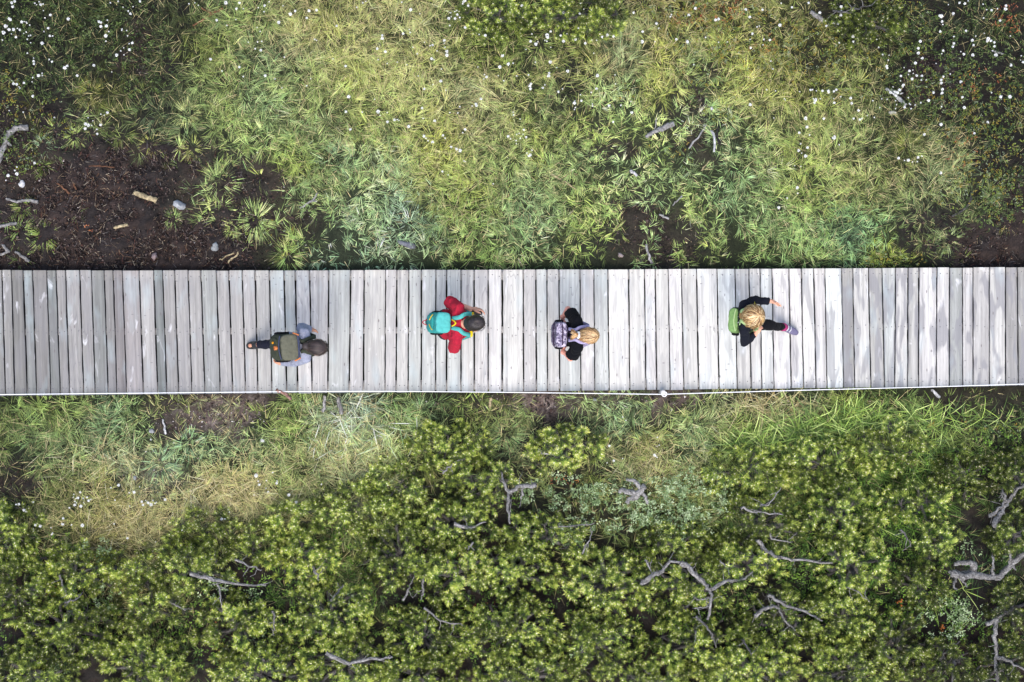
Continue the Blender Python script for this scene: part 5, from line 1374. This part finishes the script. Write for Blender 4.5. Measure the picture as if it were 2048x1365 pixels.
def person(label, P, mats, opts):
    """P: joints in world space"""
    k = opts.get('k', 1.0)
    root = empty("person", (P['pel'][0], P['pel'][1], 0))
    tag(root, label, "person", "hikers on the boardwalk")
    f, s, u = head_axes(opts['face'], opts['pitch'])
    hc = np.asarray(tuple(P['head']), float)
    b = Sculpt()
    head(b, hc, f, s, u, k)
    b.chain([P['neck'], np.asarray(tuple(P['neck'])) * .45 + (hc - u * .06 * k - f * .02 * k) * .55, hc - u * .05 * k - f * .02 * k], [.056 * k, .050 * k, .055 * k])
    hw, dp = opts['hw'], opts['dp']
    up, side, fw = torso(b, P['pel'], P['neck'], P['shl'], P['shr'], hw, dp, -.006)
    for q in ('l', 'r'):
        b.chain([P['sh' + q], P['el' + q]], [.046 * k, .037 * k]); b.chain([P['el' + q], P['wr' + q]], [.037 * k, .025 * k])
        fd = np.asarray(tuple(P['wr' + q])) - np.asarray(tuple(P['el' + q]))
        hd = opts.get('hand' + q, fd)
        hand(b, P['wr' + q], hd, opts.get('palm' + q, (0, -1 if q == 'l' else 1, -.3)), 1 if q == 'l' else -1, opts.get('curl' + q, .5), k)
        b.chain([P['hip' + q], P['kn' + q]], [.078 * k, .052 * k]); b.chain([P['kn' + q], P['an' + q]], [.050 * k, .034 * k])
        an, to = np.asarray(tuple(P['an' + q])), np.asarray(tuple(P['to' + q]))
        b.chain([an, an * .5 + to * .5 - np.array((0, 0, .004)), an * .15 + to * .85 - np.array((0, 0, .006))], [.032 * k, .022 * k, .015 * k])
    b.build("body", mats['skin'], root, .0065, 3)
    face_parts(root, hc, f, s, u, k, M_LIP, M_EYE)
    # shirt or jacket
    sh = Sculpt(); torso(sh, P['pel'], P['neck'], P['shl'], P['shr'], hw, dp, .010, .04)
    for q in ('l', 'r'):
        S_, E_, W_ = (np.asarray(tuple(P[x + q]), float) for x in ('sh', 'el', 'wr'))
        t = opts['sleeve']
        r = opts.get('sleeve_r', (.066, .060, .042))
        if t <= 1:
            sh.chain([S_, S_ * .75 + E_ * .25], [r[0] * k * .92, r[0] * k * .94]); sh.cone(S_ * .8 + E_ * .2, S_ * (1 - t) + E_ * t, r[0] * k * .95, r[1] * k, .92)
        else:
            sh.chain([S_, E_], [r[0] * k, r[1] * k]); sh.cone(E_, E_ * (2 - t) + W_ * (t - 1), r[1] * k * .98, r[2] * k)
    if opts.get('collar'):
        nk = np.asarray(tuple(P['neck']), float)
        for a in np.linspace(0, 2 * np.pi, 16, endpoint=False):
            sh.ball(nk + up * .030 - fw * .016 + (fw * math.cos(a) * .082 + side * math.sin(a) * .088) * k, np.eye(3) * .024)
    sh.build(opts.get('top_name', 'shirt'), mats['top'], root, .0065, 2, .020, 19)
    # trousers and shoes
    tr = Sculpt()
    pel = np.asarray(tuple(P['pel']), float)
    tr.ball(pel - up * .02, np.array([fw * (dp + .014), side * (hw * .88 + .008), up * .13 * k]))
    for q in ('l', 'r'):
        H_, K_, A_ = (np.asarray(tuple(P[x + q]), float) for x in ('hip', 'kn', 'an'))
        tr.chain([H_, K_], [.088 * k, .064 * k]); tr.chain([K_, K_ * .12 + A_ * .88], [.064 * k, .050 * k])
    tr.build("trousers", mats['legs'], root, .0075, 2, .016, 18)
    for q in ('l', 'r'):
        A_, T_ = (np.asarray(tuple(P[x + q]), float) for x in ('an', 'to'))
        d = unit(T_ - A_); n_ = np.cross(d, np.cross([0, 0, 1.0] if abs(d[2]) < .9 else [1.0, 0, 0], d)); n_ = unit(n_); sd = np.cross(d, n_)
        L = np.linalg.norm(T_ - A_)
        shoe = Sculpt()
        heel = A_ - d * .035 * k - n_ * .030 * k
        shoe.box(heel * .42 + T_ * .58 - n_ * .004, np.array([d * (L * .5 + .055 * k), sd * .046 * k, n_ * .036 * k]), .75)
        shoe.ball(A_ * .8 + T_ * .2 - n_ * .004, np.array([d * .070, sd * .044, n_ * .050]) * k)
        so = shoe.build("shoe", mats['shoe'], root, .006, 3)
        sl = Sculpt(); sl.box(heel * .42 + T_ * .58 - n_ * .030, np.array([d * (L * .5 + .060 * k), sd * .045 * k, n_ * .010 * k]), .6)
        sl.build("sole", mats.get('sole', mats['shoe']), so, .006, 2)
        if opts.get('insole') == q:
            ins = Sculpt(); ins.ball(A_ * .42 + T_ * .58 + n_ * .032, np.array([d * .036, sd * .022, n_ * .012])); ins.build("foot_skin", mats['skin'], so, .004, 2)
        if opts.get('laces') == q:
            for t in (.15, .38):
                c = A_ * (1 - t) + T_ * t + n_ * .044 * k
                ribbon("lace", mats['lace'], so, [c - sd * .036 * k - n_ * .012, c + n_ * .008, c + sd * .036 * k - n_ * .012], .010, d, .006)
    return root, up, side, fw, (hc, f, s, u, k)

def backpack(label, P, fr, mats, o):
    """worn pack: rounded sack against the back, lid, front pocket, side pockets, straps over the shoulders"""
    up, side, fw = fr
    neck, pel = np.asarray(tuple(P['neck']), float), np.asarray(tuple(P['pel']), float)
    tilt = o.get('tilt', 0.0)
    u = unit(up * math.cos(tilt) - fw * math.sin(tilt)); b = unit(-fw * math.cos(tilt) - up * math.sin(tilt))
    top = neck + u * o.get('dz', -.02) + b * (o['back']) + side * o.get('ds', 0.0)
    H, W, D = o['H'], o['W'], o['D']
    c = top - u * H / 2 + b * D / 2
    root = empty("backpack", c); tag(root, label, "backpack", "rucksacks carried by the hikers")
    m = Sculpt()
    m.box(c, np.array([u * H / 2, side * W / 2, b * D / 2]), .42)
    m.box(c - u * H * .18 + b * D * .06, np.array([u * H * .30, side * W * .52, b * D * .50]), .5)
    body = m.build("pack_body", mats['main'], root, .007, 4, .012, 26)
    pk = Sculpt(); pk.box(c - u * H * .14 + b * D * .48, np.array([u * H * .30, side * W * .40, b * D * .14]), .55); pk.build("front_pocket", mats['pocket'], root, .007, 3, .008, 30)
    ld = Sculpt(); ld.box(c + u * H * .44 + b * D * .02, np.array([u * H * .10, side * W * .49, b * D * .50]), .5); ld.build("lid", mats['lid'], root, .007, 3, .010, 28)
    for q in (-1, 1):
        sp = Sculpt(); sp.box(c - u * H * .20 + side * q * W * .50, np.array([u * H * .24, side * W * .075, b * D * .36]), .6); sp.build("side_pocket", mats['side'], root, .007, 2, .008, 30)
        S_ = np.asarray(tuple(P['shl' if q > 0 else 'shr']), float)
        mid = neck * .42 + S_ * .58
        lift = .080 + o.get('lift', .022)
        pts = [top - u * .02 + side * q * W * .22 - b * .01, neck * .62 + S_ * .38 - fw * .060 + up * (lift - .012), mid + up * lift + fw * .005, mid + fw * (.100) + up * .040 + side * q * .012, mid + fw * .140 - up * .12 + side * q * .02, mid + fw * .06 - up * .30 + side * q * .075]
        ribbon("shoulder_strap", mats['strap'], root, pts, o.get('sw', .055), side, .014)
        if mats.get('buckle'):
            bk = Sculpt(); bk.box(mid + fw * .118 + up * .026, np.array([fw * .022, side * .034, up * .010]), .6); bk.build("buckle", mats['buckle'], root, .004, 1)
    # haul loop
    lp = [top + side * a * .035 + u * (.022 + .045 * (1 - a * a)) + fw * .03 * (1 - a * a) for a in (-1, -.6, 0, .6, 1)]
    ribbon("haul_loop", mats['loop'], root, lp, .016, u * .2 + b, .008)
    return root, c, u, side, b

P_ = at
A3 = lambda p: np.asarray(tuple(p), float)
SHOE_K = flat_mat("dark_leather", (.018, .018, .02), .5, 60, .2, .2, .4)
BLACK = cloth("black_cloth", (22, 22, 26)); NAVY = cloth("navy_cloth", (34, 36, 50))

# 1: grey-blue hoodie, olive pack, trailing foot behind
J = dict(head=P_(635, 695, 1.50), neck=P_(612, 692, 1.33), shl=P_(608, 668, 1.31), shr=P_(612, 716, 1.31),
         ell=P_(603, 656, 1.08), wrl=P_(621, 660, .93), elr=P_(588, 724, 1.08), wrr=P_(564, 726, .92),
         pel=P_(582, 692, .88), hipl=P_(581, 684, .85), hipr=P_(583, 700, .85), knl=P_(556, 688, .50), anl=P_(516, 690, .22), tol=P_(497, 692, .08),
         knr=P_(613, 700, .47), anr=P_(626, 702, .085), tor=P_(642, 702, .035))
m1 = dict(skin=M_SKIN2, top=cloth("greyblue_hoodie", (164, 168, 188)), legs=NAVY, shoe=SHOE_K)
r, up, side, fw, hd = person("person with smooth dark tied hair in a grey-blue hoodie, walking last in line", J, m1,
    dict(face=(1, -.10), pitch=R(32), hw=.165, dp=.105, sleeve=1.93, sleeve_r=(.064, .056, .040), top_name='hoodie', collar=True, insole='l', k=1.0, curlr=.7, palmr=(.3, 1, 0), handl=(.25, .1, -1), palml=(-.2, -1, 0)))
hc, f, s, u, k = hd
hr = shell_hair(r, hc, f, s, u, k, 1.06, None)
hr.chain([hc - f * .06 - u * .03, hc - f * .105 - u * .055, hc - f * .10 - u * .10], [.06, .045, .03])
hr.build("hair", M_HAIR, r, .006, 4, .004, 40, lin((52, 42, 40)))
hair_strands("hair_strands", r, hc + u * .020 - f * .014, np.array([f * .108, s * .089, u * .110]), (.35, 0), [lin((58, 46, 44)), lin((44, 36, 34)), lin((74, 60, 56))], 260, (.9, 1.5), .006, np.random.default_rng(1), .03, .985)
band = [hc - f * .095 - u * .03 + s * a * .045 + f * .012 * a * a for a in (-1, -.5, 0, .5, 1)]
OLIVE = cloth("olive_nylon", (112, 112, 96), .10, 40); OLIVED = cloth("dark_olive_nylon", (70, 75, 62), .12, 40)
ORANGE = cloth("orange_tab", (226, 138, 84), .05); BLUEB = cloth("slate_zip", (74, 80, 104), .1)
bp, c, bu, bs, bb = backpack("olive green hiking pack with slate zip bands and orange tabs", J, (up, side, fw), dict(main=OLIVED, pocket=OLIVED, lid=OLIVE, side=BLACK, strap=OLIVED, loop=BLACK),
    dict(H=.44, W=.285, D=.20, back=.085, dz=.06, tilt=.04, sw=.042))
Hh, Ww, Dd = .44, .285, .20
tp = c + bu * Hh * .56
ribbon("zip_band", BLUEB, bp, [tp + bb * Dd * -.40 + bs * a * Ww * .47 - bu * .014 * a * a for a in (-1, -.5, 0, .5, 1)], .020, bb, .008)
ribbon("zip_band", BLUEB, bp, [c + bu * Hh * .40 + bb * Dd * .60 + bs * a * Ww * .44 - bb * .02 * a * a for a in (-1, -.5, 0, .5, 1)], .024, bu, .008)
for q in (-1, 1): ribbon("tab", ORANGE, bp, [tp - bb * Dd * .45 + bs * q * Ww * .42 - bu * .004, tp - bb * Dd * .35 + bs * q * Ww * .47 - bu * .018, tp - bb * Dd * .2 + bs * q * Ww * .52 - bu * .05], .016, bb, .010)
ec = c + bu * Hh * .14 + bb * Dd * .63
ev = [ec + bu * .034, ec + bs * .024, ec - bu * .034, ec - bs * .024]; ei = [ec + bu * .020, ec + bs * .012, ec - bu * .020, ec - bs * .012]
mesh_np("diamond_emblem", np.array([v + bb * .012 for v in ev + ei] + [v - bb * .02 for v in ev]), np.array([(0, 1, 5, 4), (1, 2, 6, 5), (2, 3, 7, 6), (3, 0, 4, 7), (0, 8, 9, 1), (1, 9, 10, 2), (2, 10, 11, 3), (3, 11, 8, 0)]), ORANGE, None, bp)
d_ = Sculpt(); d_.ball(c - bu * .01 + bb * Dd * .63 + bs * .055, np.array([bu * .014, bs * .014, bb * .014])); d_.build("zip_pull", cloth("amber", (232, 160, 40), .05), bp, .004, 1)

# 2: red shirt, turquoise pack
J = dict(head=P_(951, 646.5, 1.60), neck=P_(927, 648, 1.45), shl=P_(918, 616, 1.41), shr=P_(914, 681, 1.41),
         ell=P_(897, 603, 1.19), wrl=P_(944, 619, 1.22), elr=P_(907, 698, 1.16), wrr=P_(908, 693, .93),
         pel=P_(892, 649, .94), hipl=P_(891, 640, .91), hipr=P_(892, 658, .91), knl=P_(882, 643, .50), anl=P_(864, 644, .13), tol=P_(878, 644, .035),
         knr=P_(917, 656, .50), anr=P_(925, 657, .09), tor=P_(946, 657, .035))
m2 = dict(skin=M_SKIN, top=cloth("red_shirt", (190, 42, 64), .10), legs=cloth("dark_shorts", (50, 48, 52)), shoe=SHOE_K)
r, up, side, fw, hd = person("person with short black hair in a red short-sleeved shirt raising a hand to the face", J, m2,
    dict(face=(1, .12), pitch=R(30), hw=.185, dp=.115, sleeve=.88, sleeve_r=(.068, .074, .05), k=1.04, handl=(1, .0, .1), palml=(0, -1, -.2), curll=.75))
hc, f, s, u, k = hd
hr = shell_hair(r, hc, f, s, u, k, 1.035, None); hr.build("hair", M_HAIR, r, .006, 3, .006, 60, lin((40, 34, 34)))
hair_strands("hair_strands", r, hc + u * .020 - f * .014, np.array([f * .107, s * .090, u * .109]), (-.15, 0), [lin((42, 36, 36)), lin((30, 26, 26)), lin((66, 56, 54))], 420, (.25, .55), .005, np.random.default_rng(2), .10, 1.0, 4)
GL = flat_mat("spectacle_frame", (.02, .02, .022), .3, 50, .1, 0, .5)
gl = Pile()
for q in (-1, 1):
    cc = hc + f * .096 * k + s * q * .034 * k + u * .004 * k
    tube(gl, [cc + (s * math.cos(a) * .024 + u * math.sin(a) * .019) * k for a in np.linspace(0, 2 * np.pi, 15)], .0028, (1, 1, 1), 6, 0)
    tube(gl, [cc + s * q * .024 * k, hc + f * .06 * k + s * q * .084 * k + u * .008 * k, hc - f * .005 * k + s * q * .084 * k + u * .004 * k], .0028, (1, 1, 1), 6, 0)
tube(gl, [hc + f * .099 * k - s * .012 * k + u * .012 * k, hc + f * .099 * k + s * .012 * k + u * .012 * k], .0028, (1, 1, 1), 6, 0)
g = gl.build("spectacles", GL, None, True); tag(g, "thin dark spectacles worn by the person in red", "glasses")
cmc = A3(P_(953, 627, 1.19)); cm = Sculpt(); cm.box(cmc, np.array([(.030, .01, 0), (-.012, .045, 0), (0, 0, .030)]), .35)
croot = empty("camera", cmc); tag(croot, "small black camera held up by the person in red", "camera")
cm.build("camera_body", flat_mat("black_plastic", (.02, .02, .022), .4, 80, .15, .1, .5), croot, .004, 1)
ln = Pile(); tube(ln, [cmc + np.array((.02, .0, 0)), cmc + np.array((.05, .005, -.002)), cmc + np.array((.062, .006, -.002))], [.022, .022, .019], (1, 1, 1), 14, 0); ln.build("lens", GL, croot, True)
lp_ = Pile(); tube(lp_, [A3(P_(957, 626, 1.24)) + .017 * np.array((math.cos(a), math.sin(a), 0)) for a in np.linspace(0, 6.283, 15)], .003, (1, 1, 1), 6, 0); lp_.build("strap_ring", GL, croot, True)
ribbon("neck_strap", BLACK, croot, [cmc + np.array((-.02, .03, .03)), A3(P_(940, 626, 1.33)), A3(P_(931, 630, 1.45)), A3(P_(924, 640, 1.51))], .018, (0, 1, 0), .005)
TURQ = cloth("turquoise_nylon", (62, 172, 168), .08, 45); TURQL = cloth("pale_turquoise", (96, 196, 190), .06, 45); YEL = cloth("yellow_webbing", (246, 212, 40), .05)
bp, c, bu, bs, bb = backpack("turquoise hiking pack with black side pockets and yellow loop", J, (up, side, fw), dict(main=TURQ, pocket=TURQ, lid=TURQL, side=BLACK, strap=TURQL, loop=YEL, buckle=YEL),
    dict(H=.42, W=.225, D=.165, back=.13, dz=-.01, tilt=.10, sw=.046, lift=.030))
Hh, Ww, Dd = .42, .225, .165
ribbon("seam_band", cloth("teal_band", (52, 150, 150), .05), bp, [c + bu * Hh * .40 + bb * Dd * .56 + bs * a * Ww * .42 - bb * .02 * a * a for a in (-1, -.5, 0, .5, 1)], .014, bu, .006)
for q in (-1, 1): ribbon("compression_cord", YEL, bp, [c + bu * Hh * .10 + bb * Dd * .72 + bs * q * Ww * .10, c + bu * Hh * .17 + bb * Dd * .66 + bs * (q * Ww * .26), c + bu * Hh * .26 + bb * Dd * .60 + bs * (q * Ww * .36)], .010, bu, .007)
ribbon("red_tag", m2['top'], bp, [c - bu * Hh * .22 + bb * Dd * .66 + bs * a * .03 + bb * .05 * (1 - a * a) for a in (-1, -.6, 0, .6, 1)], .020, bu, .007)

# 3: black top, fair hair, patterned pack
J = dict(head=P_(1178, 671.5, 1.50), neck=P_(1158, 670, 1.35), shl=P_(1154, 644, 1.32), shr=P_(1154, 695, 1.32),
         ell=P_(1136, 619, 1.10), wrl=P_(1125, 637, .98), elr=P_(1141, 717, 1.10), wrr=P_(1126, 702, .98),
         pel=P_(1136, 669, .88), hipl=P_(1135, 661, .85), hipr=P_(1136, 677, .85), knl=P_(1150, 661, .47), anl=P_(1152, 661, .085), tol=P_(1168, 660, .035),
         knr=P_(1140, 678, .46), anr=P_(1120, 678, .12), tor=P_(1134, 679, .035))
m3 = dict(skin=flat_mat("skin_pink", lin((232, 160, 142)), .55, 30, .08, .1, .4), top=cloth("black_shirt", (20, 21, 26)), legs=BLACK, shoe=SHOE_K)
r, up, side, fw, hd = person("person with fair tied-back hair in a black top, elbows bent outward", J, m3,
    dict(face=(1, -.05), pitch=R(28), hw=.150, dp=.105, sleeve=.74, sleeve_r=(.074, .080, .05), k=.96, handl=(.2, -.9, -.4), handr=(.2, .9, -.4), palml=(1, 0, 0), palmr=(1, 0, 0)))
hc, f, s, u, k = hd
FAIR = [lin((170, 126, 80)), lin((200, 160, 110)), lin((130, 92, 56)), lin((220, 190, 144))]
hr = shell_hair(r, hc, f, s, u, k, 1.05, None)
hr.build("hair", M_HAIR, r, .006, 4, .004, 40, lin((158, 116, 76)))
hair_strands("hair_strands", r, hc + u * .020 - f * .014, np.array([f * .104, s * .086, u * .106]), (.55, .05), FAIR, 420, (.6, 1.6), .0066, np.random.default_rng(3), .16, .99)
tl = Pile(); trng = np.random.default_rng(33)
kn = hc - f * .125 * k - u * .045 * k
for i in range(90):
    a = trng.normal(0, .5); q = trng.choice([-1, 1]) * trng.uniform(.2, 1)
    e = kn - f * trng.uniform(.05, .085) + s * q * .060 - np.array((0, 0, 1)) * trng.uniform(.02, .07)
    tube(tl, smooth_path([kn + trng.normal(0, .008, 3), kn - f * .035 + s * q * .030 + trng.normal(0, .006, 3), e], 3), [.006, .006, .006, .005, .005, .004, .003], FAIR[trng.integers(0, 4)] * trng.uniform(.7, 1.1), 5, 0, trng)
tl.build("ponytail", M_HAIR, r, True)
scr = Sculpt(); sa = 8
for i in range(14):
    a = 2 * math.pi * i / 14; scr.ball(kn + f * .012 + (s * math.cos(a) + u * math.sin(a)) * .026, np.eye(3) * (.013 + .004 * (i % 2)))
scr.build("scrunchie", cloth("white_scrunchie", (244, 244, 246), .04), r, .005, 2)

def pattern_mat():
    m, nt, p, out = new_mat("lavender_print")
    tc = nt.nodes.new("ShaderNodeTexCoord")
    v = nt.nodes.new("ShaderNodeTexVoronoi"); v.inputs["Scale"].default_value = 62
    n = nt.nodes.new("ShaderNodeTexNoise"); n.inputs["Scale"].default_value = 45; n.inputs["Detail"].default_value = 2
    nt.links.new(tc.outputs["Object"], n.inputs["Vector"])
    ad = nt.nodes.new("ShaderNodeVectorMath"); ad.operation = 'MULTIPLY_ADD'; ad.inputs[1].default_value = (.02, .02, .02)
    nt.links.new(n.outputs["Color"], ad.inputs[0]); nt.links.new(tc.outputs["Object"], ad.inputs[2]); nt.links.new(ad.outputs[0], v.inputs["Vector"])
    r = nt.nodes.new("ShaderNodeValToRGB"); r.color_ramp.interpolation = 'LINEAR'
    sp = nt.nodes.new("ShaderNodeSeparateColor"); nt.links.new(v.outputs["Color"], sp.inputs[0]); nt.links.new(sp.outputs[0], r.inputs[0])
    els = r.color_ramp.elements
    els[0].position = .30; els[0].color = (*(lin((98, 90, 112)) * .75), 1); els[1].position = .44; els[1].color = (*(lin((184, 176, 194)) * .75), 1)
    e = els.new(.62); e.color = (*(lin((222, 212, 228)) * .75), 1); e = els.new(.8); e.color = (*(lin((136, 126, 154)) * .75), 1)
    nt.links.new(r.outputs[0], p.inputs["Base Color"]); p.inputs["Roughness"].default_value = .85; p.inputs["Specular IOR Level"].default_value = .15
    return m
LAV = pattern_mat(); PLUM = cloth("plum_zip", (58, 42, 66)); LAVS = cloth("lavender_strap", (190, 180, 218), .1, 90)
bp, c, bu, bs, bb = backpack("lavender and white speckled pack with a dark zip line", J, (up, side, fw), dict(main=LAV, pocket=LAV, lid=LAV, side=BLACK, strap=LAVS, loop=PLUM),
    dict(H=.38, W=.28, D=.13, back=.115, dz=-.03, tilt=.12, sw=.036))
Hh, Ww, Dd = .38, .28, .13
ribbon("zip_line", PLUM, bp, [c + bu * Hh * (.28 - .05 * a * a) + bb * Dd * .66 + bs * a * Ww * .44 - bb * .014 * a * a for a in (-1, -.6, 0, .6, 1)], .022, bu, .010)
ribbon("top_seam", PLUM, bp, [c + bu * Hh * .545 - bb * Dd * .05 + bs * a * Ww * .40 - bu * .012 * a * a for a in (-1, -.6, 0, .6, 1)], .012, bb, .008)

# 4: fair bobbed hair, black jacket, green pack, long stride
J = dict(head=P_(1508, 633, 1.34), neck=P_(1495, 634, 1.20), shl=P_(1490, 611, 1.16), shr=P_(1488, 660, 1.16),
         ell=P_(1512, 601, .99), wrl=P_(1540, 602.5, .98), elr=P_(1489, 684, .97), wrr=P_(1511, 668.5, 1.0),
         pel=P_(1492, 640, .76), hipl=P_(1492, 632, .73), hipr=P_(1495, 647, .73), knl=P_(1497, 634, .42), anl=P_(1478, 634, .13), tol=P_(1490, 634, .03),
         knr=P_(1541, 651, .44), anr=P_(1569, 655, .14), tor=P_(1591, 665, .075))
SHOE_V = flat_mat("violet_grey_shoe", lin((104, 98, 124)), .6, 60, .15, .2, .3)
m4 = dict(skin=M_SKIN, top=cloth("black_jacket", (30, 32, 42)), legs=BLACK, shoe=SHOE_V, sole=flat_mat("grey_sole", (.35, .35, .38), .7), lace=cloth("white_lace", (236, 236, 240), .04))
r, up, side, fw, hd = person("person with a fair bob in a black jacket striding out first in line", J, m4,
    dict(face=(1, -.12), pitch=R(18), hw=.150, dp=.105, sleeve=1.95, sleeve_r=(.064, .058, .042), top_name='jacket', k=.93, laces='r', handl=(1, -.18, -.3), palml=(.2, -1, -.3), handr=(.5, .9, .05), palmr=(.4, -.2, -1), curlr=.9))
hc, f, s, u, k = hd
BLOND = [lin((176, 138, 88)), lin((206, 172, 118)), lin((146, 106, 62)), lin((226, 202, 158)), lin((112, 78, 44))]
hr = shell_hair(r, hc, f, s, u, k, 1.16, None)
hr.chain([hc - f * .03 - u * .05, hc - f * .04 - u * .12], [.088, .07]); 
for q in (-1, 1): hr.chain([hc + s * q * .085 - u * .02 - f * .01, hc + s * q * .092 - u * .10 - f * .01], [.040, .034])
hr.build("hair", M_HAIR, r, .006, 4, .006, 40, lin((150, 112, 66)))
hair_strands("hair_strands", r, hc + u * .010 - f * .012, np.array([f * .116, s * .121, u * .116]), (.12, .12), BLOND, 620, (.7, 1.95), .0070, np.random.default_rng(4), .22, .995, 9)
cuff = Sculpt()
A_, K_ = A3(J['anr']), A3(J['knr']); cuff.chain([A_ * .86 + K_ * .14, A_ * .97 + K_ * .03], [.050, .047]); cuff.build("sock", cloth("magenta_sock", (186, 66, 122), .08), r, .005, 2)
q_ = A3(J['shl']) * .28 + A3(J['ell']) * .72 + np.array((0.0, -.012, .056))
lg = Sculpt(); lg.ball(q_, np.array([(.013, 0, 0), (0, .016, 0), (0, 0, .008)])); lg.ball(q_ + np.array((.012, -.018, -.001)), np.array([(.010, 0, 0), (0, .009, 0), (0, 0, .007)])); lg.build("sleeve_badge", cloth("yellow_badge", (240, 226, 70), .05), r, .003, 1)
GRN = cloth("green_nylon", (132, 168, 104), .10, 45); GRNL = cloth("pale_green_webbing", (180, 208, 146), .08, 60)
bp, c, bu, bs, bb = backpack("sage green pack with pale stripes worn by the front hiker", J, (up, side, fw), dict(main=GRN, pocket=GRN, lid=GRN, side=BLACK, strap=GRNL, loop=cloth("white_loop", (232, 234, 226), .05)),
    dict(H=.36, W=.27, D=.11, back=.100, dz=-.03, tilt=.14, sw=.042, ds=-.035))
Hh, Ww, Dd = .36, .27, .11
for z_, o_ in ((.548, -.06), (.50, .42)):
    ribbon("stripe", GRNL, bp, [c + bu * (Hh * z_ - .012 * a * a) + bb * (Dd * o_ - .02 * a * a) + bs * a * Ww * .44 for a in (-1, -.6, 0, .6, 1)], .017, bb, .012)
